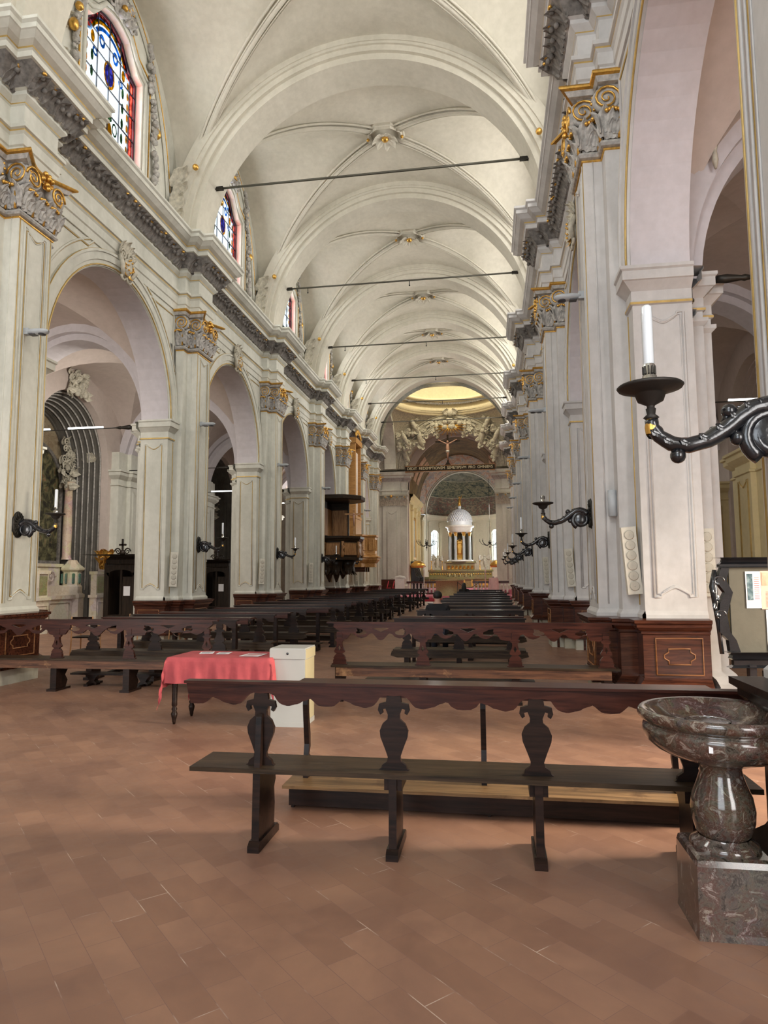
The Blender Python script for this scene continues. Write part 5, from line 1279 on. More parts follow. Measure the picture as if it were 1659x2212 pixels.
b = MB(); b.box(-.185, .185, -.20, .18, 0, .70); b.box(-.19, .19, -.205, .185, 0, .05); b.build('body', 'boxw', r)
b = MB(); b.box(-.195, .195, -.215, .19, .70, .80); b.box(-.19, .19, -.21, .185, .80, .812); b.build('lid', 'boxw', r)
b = MB(); b.box(.186, .1885, -.19, .17, .055, .69); b.box(.1955, .198, -.20, .18, .70, .80); b.build('side_panel', 'boxy', r)
b = MB(); b.lathe([(.001, -.217), (.012, -.218), (.014, -.215)], (.0, 0, .755), 12, 0, 'Y'); b.build('keyhole', 'black', r)

# ------------------------------------------------------------------ holy-water font
r = thing('holy_water_font', 'large polished brown marble holy-water font on a baluster pedestal in the foreground', 'font', (1.02, 3.385, 0), 0)
b = MB()
b.v, b.f = [], []
def sq(h, z): return [(-h, -h, z), (h, -h, z), (h, h, z), (-h, h, z)]
L_ = [(.172, 0), (.168, .03), (.166, .30), (.16, .325), (.145, .335), (.001, .335)]
for (h0, z0), (h1, z1) in zip(L_, L_[1:]): b.add(sq(h0, z0) + sq(h1, z1), [(0, 1, 5, 4), (1, 2, 6, 5), (2, 3, 7, 6), (3, 0, 4, 7)])
b.lathe([(.145, .33), (.15, .345), (.14, .36), (.115, .375), (.11, .385)], (0, 0, 0), 40); b.build('pedestal', 'font', r)
b = MB(); b.lathe([(.10, .38), (.118, .40), (.132, .45), (.136, .50), (.126, .56), (.105, .61), (.092, .65), (.088, .68), (.10, .70), (.12, .715)], (0, 0, 0), 44); b.build('baluster', 'font', r)
b = MB(); b.lathe([(.10, .71), (.16, .715), (.22, .735), (.28, .765), (.318, .80), (.330, .84), (.326, .862), (.312, .868), (.312, .878), (.330, .884), (.346, .90), (.350, .915), (.346, .93), (.334, .938), (.318, .934), (.29, .915), (.25, .88), (.18, .85), (.10, .835), (.001, .832)], (0, 0, 0), 64); b.build('bowl', 'font', r)
b = MB(); b.lathe([(.001, .868), (.085, .868), (.098, .876), (.10, .884), (.094, .882), (.08, .873), (.001, .872)], (-.04, .02, 0), 32)
m, nt, bb = nodes('clear_glass_dish'); bb.inputs['Transmission Weight'].default_value = 1; bb.inputs['Roughness'].default_value = .02; bb.inputs['Base Color'].default_value = (.9, .95, 1, 1); M['glassdish'] = m
o = b.build('glass_dish', 'glassdish', None, (1.02, 3.385, 0)); tag(o, 'shallow clear glass dish inside the bowl of the marble font', 'dish')
o = MB().box(-.008, .008, -.001, .001, -.014, .014).build('number_tag', 'paper', r, (-.125, -.303, .825), (0, 0, -.3))

# ------------------------------------------------------------------ notice board
r = thing('notice_board', 'carved black notice board with posters on dark felt, beyond the near font-side pier', 'notice board', (2.62, 6.55, 0), .12)
b = MB(); b.box(-.52, .75, -.012, .012, .86, 1.62); b.build('felt_panel', 'felt', r)
b = MB(); b.sweep([(-.62, .04), (-.62, -.04), (.85, -.04), (.85, .04)], [(0, 1.62), (.02, 1.63), (.02, 1.65), (.05, 1.67), (.06, 1.70), (-.04, 1.71)], -1)
b.sweep([(-.56, .05), (-.56, -.05), (.85, -.05), (.85, .05)], [(0, .74), (.05, .76), (.05, .80), (.02, .82), (.04, .85), (.0, .88), (-.05, .88)], -1); b.build('cornice', 'black', r)
for x0 in (-.52,):
    b = MB()
    cv = [(0, 1.62), (-.03, 1.5), (.02, 1.4), (-.01, 1.3), (-.04, 1.2), (-.02, 1.05), (.03, .98), (.06, .88)]
    b.plate([(x0 + u + .0, v) for u, v in cv] + [(x0 + u - .07 - .02 * (i % 2), v) for i, (u, v) in reversed(list(enumerate(cv)))], [], FX, -.03, .03)
    for z in (1.5, 1.2): b.scroll((x0 - .10, -.02, z), .05, (1, 0, 0), (0, 0, 1), 1.5, .014)
    b.build('carved_stile', 'black', r)
    b = MB(); b.tube([(x0 - .12, .0, 1.60), (x0 - .14, 0, 1.45), (x0 - .13, 0, 1.35), (x0 - .11, 0, 1.1), (x0 - .09, 0, .86)], [.02, .035, .03, .018, .02], 8)
    for k in range(5): b.leaf((x0 - .13, -.02, 1.52 - .07 * k), (.4 * (-1) ** k, 0, -1), (0, -1, 0), .07, .035, .5)
    b.build('carved_bracket', 'black', r)
for x in (-.36, .68):
    b = MB(); b.box(x - .03, x + .03, -.03, .03, .05, .76); b.box(x - .035, x + .035, -.30, .30, 0, .05); b.build('leg', 'black', r)
for x, z0, z1, w, m_, lab in ((-.38, 1.26, 1.585, .13, 'paper', 'white poster with a tall dark picture, topmost on the notice board'), (-.248, 1.25, 1.59, .20, 'pinkp', 'salmon poster with a colour picture beside the near pier edge'), (-.215, .885, 1.245, .17, 'paper', 'white printed sheet pinned below the salmon poster')):
    M3 = Matrix.Rotation(.12, 4, 'Z'); p = M3 @ Vector((x, -.016, 0)) + Vector((2.62, 6.55, 0))
    t = thing('poster', lab, 'poster', p, .12, 'posters on the notice board'); MB().box(0, w, -.002, 0, z0, z1).build('sheet', m_, t)
    if m_ == 'paper' and z0 > 1.2: MB().box(.012, .062, -.004, -.002, z0 + .07, z1 - .02).build('picture', 'photo', t)
    if m_ == 'pinkp': MB().box(.01, w - .01, -.004, -.002, z1 - .13, z1 - .015).build('picture', 'figfresco', t)
    k = MB(); n = 12
    for q in range(n):
        if m_ == 'paper' and z0 > 1.2: k.box(.075, .118, -.004, -.002, z0 + .08 + q * .017, z0 + .085 + q * .017)
        elif m_ == 'pinkp': k.box(.04, .16, -.004, -.002, z0 + .02 + q * .012, z0 + .0235 + q * .012)
        else: k.box(.015, .10 + .04 * (q % 3), -.004, -.002, z0 + .02 + q * .027, z0 + .026 + q * .027)
    k.build('print', 'redp' if z0 > 1.2 else 'ink', t)

# ------------------------------------------------------------------ chairs in the side aisle
def chair(loc, rz, lab):
    r = thing('chair', lab, 'chair', loc, rz, 'light wood chairs in the side aisle')
    b = MB(); b.box(-.2, .2, -.2, .2, .43, .455); b.build('seat', 'wood_dark', r)
    b = MB(); b.grid(lambda u, v: (-.19 + .38 * u, -.205 - .03 * math.sin(PI * u), .68 + .15 * v), 8, 2); b.box(-.19, .19, -.215, -.2, .68, .83); b.build('backrest', 'wood_dark', r)
    for sx in (-1, 1):
        b = MB(); b.tube([(sx * .2, -.24, 0), (sx * .2, -.20, .44), (sx * .2, -.21, .84)], .014, 6); b.build('leg', 'wood_cane', r)
        b = MB(); b.tube([(sx * .2, .21, 0), (sx * .19, .18, .44), (sx * .2, .16, .64), (sx * .2, -.19, .66)], .013, 6); b.build('leg', 'wood_cane', r)
    return r
chair((-7.75, 12.2, 0), .15, 'light wood chair with dark backrest seen through the fretwork bench, nearest the panelled pier')
chair((-7.0, 13.0, 0), -.7, 'light wood chair turned sideways behind the fretwork bench')
chair((-6.45, 13.6, 0), 1.4, 'light wood armchair turned towards the benches beside the second pier')

# ------------------------------------------------------------------ people
def person(loc, lab, female=False, s=1.0):
    r = thing('person', lab, 'person', loc)
    def skin(name, verts, edges, rad, mat, root=0, parent=r):
        me = bpy.data.meshes.new(name); me.from_pydata([Vector(v) * s for v in verts], edges, []); me.materials.append(M[mat])
        o = bpy.data.objects.new(name, me); COL.objects.link(o); o.parent = parent
        md = o.modifiers.new('s', 'SKIN'); md.use_smooth_shade = True
        for i, q in enumerate(me.skin_vertices[0].data): q.radius = tuple(x * s for x in (rad[i] if isinstance(rad[i], tuple) else (rad[i], rad[i]))); q.use_root = (i == root)
        o.modifiers.new('d', 'SUBSURF').levels = 2; o.modifiers['d'].render_levels = 2; return o
    V = [(0, 0, .52), (0, -.02, .66), (0, -.02, .82), (0, -.01, .985), (0, 0, 1.075), (0, .01, 1.14), (0, .02, 1.22), (0, .025, 1.29),
         (-.09, 0, .50), (-.11, .22, .50), (-.11, .43, .50), (-.11, .44, .26), (-.11, .43, .07), (-.11, .53, .04),
         (.09, 0, .50), (.11, .22, .50), (.11, .43, .50), (.11, .44, .26), (.11, .43, .07), (.11, .53, .04),
         (-.165, -.01, .99), (-.21, .0, .84), (-.22, .06, .70), (-.14, .22, .62), (-.09, .29, .60),
         (.165, -.01, .99), (.21, .0, .84), (.22, .06, .70), (.14, .22, .62), (.09, .29, .60)]
    Ed = [(0, 1), (1, 2), (2, 3), (3, 4), (4, 5), (5, 6), (6, 7), (0, 8), (8, 9), (9, 10), (10, 11), (11, 12), (12, 13), (0, 14), (14, 15), (15, 16), (16, 17), (17, 18), (18, 19), (3, 20), (20, 21), (21, 22), (22, 23), (23, 24), (3, 25), (25, 26), (26, 27), (27, 28), (28, 29)]
    Rd = [(.13, .11), (.12, .10), (.14, .10), (.135, .085), .058, (.068, .085), (.078, .095), (.055, .07), .085, .075, .06, .05, .038, .03, .085, .075, .06, .05, .038, .03, .068, .055, .045, .03, .026, .068, .055, .045, .03, .026]
    bo_ = skin('body', V, Ed, Rd, 'skin')
    # hands: palm with five fingers each
    hv = []; he = []; hr = []
    for q in (-1, 1):
        o = len(hv); hv += [(q * .09, .29, .60), (q * .075, .34, .595)]; he.append((o, o + 1)); hr += [.026, .028]
        for k in range(4):
            n0 = len(hv); bx = q * (.10 - .018 * k); hv += [(bx, .375, .592), (bx - q * .004, .40 + .006 * (1 if k in (1, 2) else 0), .582), (bx - q * .006, .41, .565)]; he += [(o + 1, n0), (n0, n0 + 1), (n0 + 1, n0 + 2)]; hr += [.009, .008, .007]
        n0 = len(hv); hv += [(q * .045, .335, .60), (q * .035, .365, .598)]; he += [(o + 1, n0), (n0, n0 + 1)]; hr += [.010, .008]
    he.append((0, len(hv) // 2)) if False else None
    for q in (0, 1):
        h = len(hv) // 2; skin('hand', hv[q * h:(q + 1) * h], [(a - q * h, b_ - q * h) for a, b_ in he if q * h <= a < (q + 1) * h], hr[q * h:(q + 1) * h], 'skin')
    tv = list(range(0, 5)) + [20, 21, 22, 25, 26, 27]; mp_ = {v: i for i, v in enumerate(tv)}
    skin('shirt', [V[i] for i in tv], [(mp_[a], mp_[b_]) for a, b_ in Ed if a in mp_ and b_ in mp_], [tuple(x + .014 for x in (Rd[i] if isinstance(Rd[i], tuple) else (Rd[i], Rd[i]))) for i in tv], 'shirt')
    tv = [0] + list(range(8, 13)) + list(range(14, 19)); mp_ = {v: i for i, v in enumerate(tv)}
    skin('trousers', [V[i] for i in tv], [(mp_[a], mp_[b_]) for a, b_ in Ed if a in mp_ and b_ in mp_], [tuple(x + .012 for x in (Rd[i] if isinstance(Rd[i], tuple) else (Rd[i], Rd[i]))) for i in tv], 'jeans')
    hb = MB(); hb.ball((0, -.005, 1.235), 1., 18, 0, (.088, .102, .085 if not female else .10))
    if female: hb.tube([(0, -.04, 1.24), (0, -.08, 1.12), (0, -.10, .98), (0, -.10, .86)], [.09, .11, .12, .08], 12)
    for i, p in enumerate(hb.v): hb.v[i] = tuple(c * s for c in p)
    hb.build('hair', 'hair', r)
    fb = MB()
    for q in (-1, 1): fb.ball((q * .083, .02, 1.19), 1., 8, 0, (.012, .018, .03)); fb.ball((q * .03, .105, 1.20), .010, 6)
    fb.ball((0, .118, 1.175), 1, 8, 0, (.012, .018, .024)); fb.ball((0, .105, 1.135), 1, 8, 0, (.024, .008, .006))
    for i, p in enumerate(fb.v): fb.v[i] = tuple(c * s for c in p)
    fb.build('face_features', 'skin', bo_)
    return r
person((-1.02, 13.16, -.03), 'person with short dark hair in a black shirt seated with their back to the camera')
person((-1.16, 30.0, -.03), 'person with long dark hair seated far off before the round gilt altar', True)
# ------------------------------------------------------------------ pulpit, cross and organ balcony
def octa(cx, cy, r): return [(cx + r * math.cos(PI / 8 + k * PI / 4), cy + r * math.sin(PI / 8 + k * PI / 4)) for k in range(8)]
PX, PYY = -6.98, 30.7
r = thing('pulpit', 'tall black and brown wooden pulpit with sounding board against the pier', 'pulpit', (PX, PYY, 0))
b = MB(); b.sweep(octa(0, 0, 1.12), [(-1.1, 2.33), (0, 2.33), (.05, 2.36), (.05, 2.44), (0, 2.48), (0, 3.18), (.04, 3.2), (.08, 3.28), (.12, 3.32), (.12, 3.42), (-.1, 3.43), (-.1, 2.6), (-1.1, 2.6)], 1, True); b.build('tub', 'wood_pulpit', r)
for k in range(8):
    a = k * PI / 4; c = 1.12 * math.cos(PI / 8); b = MB(); b.cbox((0, 0, 0), (.04, .62, .5)); b.tube([(.025, u, v) for u, v in [(-.33, -.27), (.33, -.27), (.33, .27), (-.33, .27), (-.33, -.27)]], .018, 5)
    b.build('carved_panel', 'wood_panel', r, ((c + .01) * math.cos(a), (c + .01) * math.sin(a), 2.84), (0, 0, a))
    a += PI / 8; b = MB(); b.tube([(0, 0, -.38), (.03, 0, -.2), (.0, 0, -.05), (.04, 0, .1), (.0, 0, .2), (.03, 0, .34)], [.06, .09, .05, .08, .05, .07], 8); b.build('carved_figure', 'wood_panel', r, (1.12 * math.cos(a), 1.12 * math.sin(a), 2.84))
b = MB(); b.sweep(octa(0, 0, 1.25), [(-1.2, 5.08), (0, 5.08), (.05, 5.12), (.05, 5.28), (.0, 5.30), (-1.2, 5.42)], 1, True); b.build('sounding_board', 'wood_pulpit', r)
b = MB(); b.box(-.62, -.50, -.95, .95, 3.4, 5.1); b.box(-.62, .35, .80, .92, 3.4, 5.1); b.build('back_panel', 'wood_pulpit', r)
b = MB(); b.box(-.50, -.47, -.75, .75, 3.5, 4.75); b.box(-.45, .28, .77, .80, 3.5, 4.75); b.build('back_carving', 'wood_panel', r)
for x, y, z in ((.55, -.2, 1.7), (.05, -.55, 1.35), (-.35, -.75, 1.35), (.2, .5, 1.5)):
    b = MB(); b.tube([(x, y, 2.36), (x * .9, y * .9, 2.1), (x * .8, y * .85, 1.8), (x * .7, y * .8, z)], [.36, .30, .20, .04], 10)
    for q in range(6): b.leaf((x + .2 * math.cos(q), y + .2 * math.sin(q), 2.3), (0, 0, -1), (math.cos(q), math.sin(q), 0), .7, .25, .4)
    b.build('corbel_bracket', 'wood_pulpit', r)
r = thing('standing_crucifix', 'brown wooden crucifix standing on the pulpit', 'crucifix', (-6.15, 30.35, 3.42), .1)
b = MB(); b.box(-.035, .035, -.02, .02, 0, 1.38); b.box(-.42, .42, -.02, .02, 1.0, 1.07); b.build('cross', 'wood_oak', r)
b = MB(); b.tube([(0, -.05, 1.0), (0, -.06, .8), (.02, -.05, .5)], [.035, .045, .02], 8); b.tube([(-.28, -.04, 1.03), (0, -.05, .96), (.28, -.04, 1.03)], .016, 6); b.ball((0, -.06, 1.04), .04, 8); b.build('figure', 'skin', r)
r = thing('organ_balcony', 'golden oak organ balcony projecting from the wall beyond the pulpit', 'balcony', (-7.0, 35.7, 0))
P = [(-.6, -.9), (.35, -.9), (.55, -.45), (.95, -.3), (.95, .3), (.55, .45), (.35, .9), (-.6, .9)]
b = MB(); b.sweep(P, [(-.4, 2.1), (0, 2.1), (.0, 2.3), (.05, 2.34), (.16, 2.5), (.16, 2.56), (.22, 2.6), (.22, 2.64), (.05, 2.72), (.05, 2.78), (.02, 2.82), (.02, 3.68), (.10, 3.72), (.10, 3.80), (0, 3.81), (-.06, 3.81), (-.06, 2.4), (-.5, 2.4)], 1); b.build('parapet', 'wood_oak', r)
b = MB()
for (x0, y0), (x1, y1) in zip(P, P[1:]):
    d = Vector((x1 - x0, y1 - y0)); L = d.length; d.normalize(); n_ = Vector((d.y, -d.x)); c = Vector(((x0 + x1) / 2, (y0 + y1) / 2)) + n_ * .03
    if L > .3: b.tube([(c.x + d.x * u, c.y + d.y * u, z) for u, z in ((-L * .3, 2.98), (L * .3, 2.98), (L * .3, 3.55), (-L * .3, 3.55), (-L * .3, 2.98))], .03, 5)
b.build('panel_moulding', 'wood_oak', r)
b = MB()
for y in (-.6, 0, .6): b.box(-.6, .5, y - .08, y + .08, 1.85, 2.12)
b.build('bracket', 'wood_base', r)
r = thing('organ_case', 'tall narrow golden organ case rising above the oak balcony', 'organ', (-7.35, 36.1, 3.8))
b = MB(); b.box(-.3, .3, -.8, .8, -.2, .9); b.box(-.3, .32, -.85, .85, .9, 1.05); b.box(-.28, .28, -.8, -.66, 1.05, 5.0); b.box(-.28, .28, .66, .8, 1.05, 5.0); b.box(-.32, .34, -.88, .88, 5.0, 5.3); b.build('case', 'wood_oak', r)
for k in range(9):
    b = MB(); b.lathe([(.02, 1.05), (.06, 1.3), (.065, 4.6), (.03, 4.65)], (.1, -.56 + k * .14, 0), 8); b.build('pipe', 'whitem' if k % 2 else 'wood_oak', r)
b = MB()
for k in range(10): b.scroll((.3, -.7 + .15 * k, 5.45 + .25 * math.sin(k * PI / 9)), .15, (0, 1, 0), (0, 0, 1), 1.5, .04)
b.build('gilt_crest', 'gold', r)

# ------------------------------------------------------------------ beam with inscription and crucifix
r = thing('rood_beam', 'dark beam with gilt inscription spanning the mouth of the choir', 'beam', (-2.93, 51.35, 9.86))
b = MB(); b.box(-3.42, 3.42, -.14, .14, -.20, .17); b.build('timber', 'wood_pulpit', r)
b = MB(); b.box(-3.42, 3.42, -.16, .16, .17, .22); b.box(-3.42, 3.42, -.16, .16, -.25, -.20); b.build('moulding', 'wood_panel', r)
cu = bpy.data.curves.new('inscription', 'FONT'); cu.body = 'DEDIT  REDEMPTIONEM  SEMETIPSVM  PRO  OMNIBVS'; cu.size = .30; cu.extrude = .01; cu.align_x = 'CENTER'; cu.align_y = 'CENTER'
to = bpy.data.objects.new('inscription_text', cu); COL.objects.link(to)
me = bpy.data.meshes.new_from_object(to.evaluated_get(bpy.context.evaluated_depsgraph_get())); bpy.data.objects.remove(to)
xs = [v.co.x for v in me.vertices]; kx = 6.5 / (max(xs) - min(xs))
for v in me.vertices: v.co = (v.co.x * kx, -.15 - v.co.z * .5, v.co.y * 1.0)
M['letters'] = plain('pale_gilt_letters', (.74, .66, .46), .5, .1, bmp=0); me.materials.clear(); me.materials.append(M['letters'])
o = bpy.data.objects.new('inscription', me); COL.objects.link(o); o.parent = r
r = thing('large_crucifix', 'life-size painted crucifix standing on the inscribed beam', 'crucifix', (-3.05, 51.3, 10.08))
b = MB(); b.box(-.07, .07, -.02, .06, .15, 2.35); b.box(-.95, .95, -.02, .06, 1.78, 1.90); b.plate([(-.25, 0), (.25, 0), (.14, .12), (.1, .22), (-.1, .22), (-.14, .12)], [], FX, -.06, .1); b.build('cross', 'wood_pulpit', r)
b = MB(); b.tube([(0, -.08, 1.62), (0, -.12, 1.35), (.02, -.12, 1.05), (.0, -.14, .72), (.0, -.08, .36)], [.09, .13, .11, .07, .035], 10); b.tube([(-.72, -.04, 1.98), (-.35, -.07, 1.78), (0, -.08, 1.60), (.35, -.07, 1.78), (.72, -.04, 1.98)], [.03, .045, .06, .045, .03], 8); b.ball((.0, -.12, 1.78), .10, 10, 0, (.85, 1, 1.15)); b.build('figure', 'skin', r)
b = MB(); b.tube([(0, -.13, 1.12), (0, -.13, .95)], [.14, .12], 8); b.build('loincloth', 'whitem', r)

# ------------------------------------------------------------------ high altar with domed temple
AX, AY = -2.55, 59.6
r = thing('high_altar', 'wide gilded dark marble high altar with tiers', 'altar', (AX - .05, AY, ZP))
b = MB(); b.box(-2.7, 2.7, -.2, 1.2, 0, .75); b.box(-2.8, 2.8, -.3, 1.2, .75, .95); b.box(-2.75, 2.75, .1, 1.3, .95, 1.4); b.box(-2.85, 2.85, 0, 1.35, 1.4, 1.55); b.box(-1.1, 1.1, -.5, .3, 0, .72); b.box(-1.2, 1.2, -.6, .3, .72, .82); b.box(-1.25, 1.25, .2, 1.6, 1.55, 2.15); b.box(-1.4, 1.4, .1, 1.7, 2.15, 2.3); b.build('mensa', 'altarm', r)
g = MB()
for k in range(26): g.lathe([(.001, -.045), (.06, -.04), (.075, .0)], (-2.6 + k * .208, .1, 1.18), 8, 0, 'Y')
for k in range(4): g.box(-1.05 + k * .68 - .02, -1.05 + k * .68 + .1, -.52, -.5, .08, .66)
for s_ in (-1, 1): g.tube([(s_ * u, -.215, z) for u, z in ((1.3, .12), (2.55, .12), (2.55, .65), (1.3, .65), (1.3, .12))], .03, 5)
for s_ in (-1, 1): g.box(*sorted((s_ * 1.42, s_ * 2.42)), -.212, -.2, .2, .57)
for k in range(14): g.leaf((-1.1 + k * .17, .17, 1.62), (.5 * (-1) ** k, 0, 1), (0, -1, 0), .4, .15, .6)
for row in range(2):
    for k in range(22): g.leaf((-2.6 + k * .245, -.21 if row == 0 and abs(-2.6 + k * .245) > 1.2 else .08, 1.0 + .4 * row if row else .78), (.7 * (-1) ** k, 0, 1), (0, -1, 0), .22, .12, .7)
for s_ in (-1, 1): g.box(*sorted((s_ * .28, s_ * .40)), -.53, -.5, .05, .7); g.box(*sorted((s_ * .95, s_ * 1.08)), -.53, -.5, .05, .7)
g.build('gilt_relief', 'gold', r)
b = MB()
for k in range(5): b.lathe([(.07, 0), (.05, .1), (.09, .16), (.03, .2), (.1, .34), (.001, .36)], (-.95 + .475 * k, -.1, .82), 8)
b.build('altar_vase', 'brass', r)
TZ = ZP + 2.3
r = thing('domed_temple', 'round columned temple with silvery scaled dome on the high altar', 'tabernacle', (AX - .08, AY + .95, TZ))
b = MB(); b.lathe([(1.15, 0), (1.15, .12), (1.05, .14)], (0, 0, 0), 32); b.lathe([(.6, 2.55), (1.0, 2.55), (1.02, 2.7), (1.1, 2.75), (1.1, 2.95), (1.22, 3.0), (1.28, 3.1), (1.28, 3.18), (1.02, 3.22)], (0, 0, 0), 40); b.build('entablature', 'whitem', r)
for k in range(8):
    a = PI / 8 + k * PI / 4; b = MB(); b.lathe([(.13, .12), (.14, .2), (.105, .26), (.11, 1.2), (.09, 2.22)], (.92 * math.cos(a), .92 * math.sin(a), 0), 12, 0); b.build('column', 'lamp', r)
    b = MB(); b.lathe([(.09, 2.22), (.10, 2.3), (.15, 2.5), (.17, 2.56)], (.92 * math.cos(a), .92 * math.sin(a), 0), 10, 0); b.build('gilt_capital', 'gold', r)
b = MB(); DR = 1.08; b.lathe([(DR, 3.2), (DR + .02, 3.3), (DR, 3.4), (DR, 3.55)] + [(DR * math.cos(a * PI / 24), 3.55 + 1.12 * math.sin(a * PI / 24)) for a in range(1, 12)] + [(.14, 4.66), (.14, 4.85), (.18, 4.88), (.10, 4.95), (.001, 4.96)], (0, 0, 0), 40)
for j in range(10):
    z = j * PI / 22 + .06
    for k in range(30):
        a = 2 * PI * (k + .5 * (j % 2)) / 30; b.ball((DR * math.cos(z) * math.cos(a), DR * math.cos(z) * math.sin(a), 3.55 + 1.12 * math.sin(z)), .06 * math.cos(z) + .015, 4, 0, (1, 1, 1.2))
b.build('dome', 'domew', r)
b = MB(); b.tube([(0, 0, 4.95), (0, 0, 5.25), (.02, 0, 5.5), (0, 0, 5.65)], [.14, .12, .1, .05], 8); b.ball((0, 0, 5.75), .08, 8); b.tube([(0, 0, 5.5), (.18, 0, 5.75), (.2, 0, 5.9)], .03, 5); b.build('statue', 'gold', r)
r = thing('gilt_tabernacle', 'small golden tabernacle shrine inside the columned temple', 'tabernacle', (AX - .08, AY + .6, TZ + .1))
b = MB(); o8 = octa(0, 0, .38); b.sweep(o8, [(.1, 0), (.1, .2), (-.05, .5), (.0, .62), (.0, 1.45), (.08, 1.5), (.08, 1.65), (-.1, 1.75), (-.3, 1.9), (-.37, 2.0)], 1, True)
for k in range(8):
    b.ball((o8[k][0] * 1.1, o8[k][1] * 1.1, 1.72), .06, 6); b.tube([(o8[k][0] * 1.1, o8[k][1] * 1.1, .6), (o8[k][0] * 1.1, o8[k][1] * 1.1, 1.5)], .035, 6)
b.build('shrine', 'gold', r)
o = MB().box(-2.2, 2.2, 0, .05, 0, 4.3).build('altar_backdrop', 'felt', None, (AX + .05, AY + 2.1, ZP)); o.location = (AX - .1, AY + 2.3, ZP + 1.6)
o.data.transform(Matrix.Scale(.5, 4, (1, 0, 0))); tag(o, 'dark canvas panel standing behind the temple columns', 'panel')
for s_, nm in ((-1, 'pulpit side'), (1, 'font side')):
    m = MB(); angel(m, (AX + s_ * 2.1, AY + .6, ZP + 2.35), .95, (s_ * -.1, 0, 1)); m.box(AX + s_ * 2.1 - .3, AX + s_ * 2.1 + .3, AY + .3, AY + .9, ZP + 1.55, ZP + 1.75)
    tag(m.build('kneeling_angel', 'stuccow'), 'pale kneeling angel statue on the high altar, %s' % nm, 'sculpture')
    for q in range(2):
        x = AX + s_ * (1.55 + .95 * q + .1); b = MB(); b.lathe([(.10, 0), (.10, .04), (.03, .1), (.05, .3), (.025, .35), (.03, .7), (.08, .78), (.001, .8)], (x, AY + .25, ZP + 1.56), 10); b.lathe([(.025, .78), (.025, 1.25), (.001, 1.26)], (x, AY + .25, ZP + 1.56), 8, 1)
        tag(b.build('altar_candlestick', ['gold', 'candle']), 'gilt altar candlestick, %s, %s the angel statue' % (nm, 'inside' if q == 0 else 'outside'), 'candlestick', 'candlesticks on the high altar')
# round altar, balustrade, steps furniture
b = MB(); b.lathe([(.001, 1.06), (.95, 1.06), (.97, 1.04), (.97, 1.0), (.94, .98), (.94, .03), (.97, 0)], (-2.74, 46.0, .30), 48); o = b.build('round_altar', 'brass'); tag(o, 'drum-shaped altar of hammered gilt metal on the carpeted platform', 'altar')
def balustrade(x0, x1, y, lab):
    r = thing('balustrade', lab, 'balustrade', (0, y, .3)); b = MB(); b.box(x0, x1, -.14, .14, 0, .12); b.build('base_rail', 'wood_base', r)
    b = MB(); b.box(x0, x1, -.17, .17, .80, .95); b.build('handrail', 'wood_base', r)
    n = int((x1 - x0) / .26)
    for k in range(n): MB().lathe([(.07, .12), (.05, .18), (.09, .35), (.045, .55), (.07, .62), (.04, .68), (.07, .8)], (x0 + .13 + k * .26, 0, 0), 8).build('baluster', 'whitem', r)
balustrade(-6.1, -3.75, 49.6, 'balustrade with white balusters and dark red rail, pulpit side of the round altar')
balustrade(-1.3, 1.3, 49.6, 'balustrade with white balusters and dark red rail, font side of the round altar')
b = MB(); b.box(-.32, .32, -.12, .12, 0, 1.15); b.tube([(-.32, 0, 1.1), (-.28, 0, 1.22), (0, 0, 1.27), (.28, 0, 1.22), (.32, 0, 1.1)], .12, 6); tag(b.build('marble_ambo', 'whitem', None, (-6.15, 46.2, .30)), 'pale stone lectern slab with rounded top on the altar platform', 'lectern')
r = thing('covered_chair', 'chair under a pale pink cover on the altar platform beyond the round altar', 'chair', (.20, 46.6, .3)); b = MB(); b.grid(lambda u, v: ((.30 + .06 * (1 - v) + .02 * math.sin(u * 60)) * math.cos(2 * PI * u) * (1 if v < .9 else .9), .25 * math.sin(2 * PI * u), 1.2 * v), 40, 8); b.box(-.27, .27, -.2, .2, 1.1, 1.2); b.build('cover', 'pinkcloth', r)
for x, y, h, lab in ((-4.72, 48.6, 1.9, 'tall thin pale processional candlestick, pulpit side of the round altar'), (-.36, 47.8, 1.75, 'tall pinkish processional candlestick, font side of the round altar')):
    b = MB(); b.lathe([(.16, 0), (.14, .05), (.03, .1), (.035, .6), (.05, .65), (.03, .7), (.03, h - .2), (.09, h - .1), (.03, h - .08), (.03, h + .15), (.001, h + .16)], (0, 0, 0), 10); tag(b.build('processional_candlestick', 'whitem' if x < -2 else 'pinkcloth', None, (x, y, .3)), lab, 'candlestick')
for k in range(3):
    r = thing('red_chair', 'small bright red chair by the far choir pier, %s from the wall' % ORD[k], 'chair', (-7.35 + .42 * k, 49.0, 0), .0, 'red chairs by the choir pier'); r.location.z = .3 if k else .3
    b = MB(); b.box(-.03, .03, -.02, .02, .0, .45); b.box(-.15, .15, -.2, .2, .42, .46); b.build('frame', 'wood_base', r); b = MB(); b.tube([(-.1, -.2, .45), (-.04, -.2, .7), (.03, -.2, 1.0)], .035, 6); b.box(-.14, .14, -.18, .18, .46, .5); b.build('cushion', 'redcloth', r)
b = MB(); b.box(-1.2, .25, 0, .06, 0, 1.1); tag(b.build('panelled_screen', 'wood_base', None, (-6.75, 49.35, .3)), 'dark red-brown wooden screen behind the small red chairs', 'screen')
for k, x in enumerate((-2.15, -.75)):
    b = MB(); b.lathe([(.14, 0), (.12, .03), (.02, .05), (.02, .9), (.035, .93), (.001, .96)], (0, 0, 0), 8); tag(b.build('rope_post', 'black', None, (x, 44.9, .3)), 'thin black barrier post before the %s' % ('round altar' if k == 0 else 'font-side balustrade'), 'barrier post')
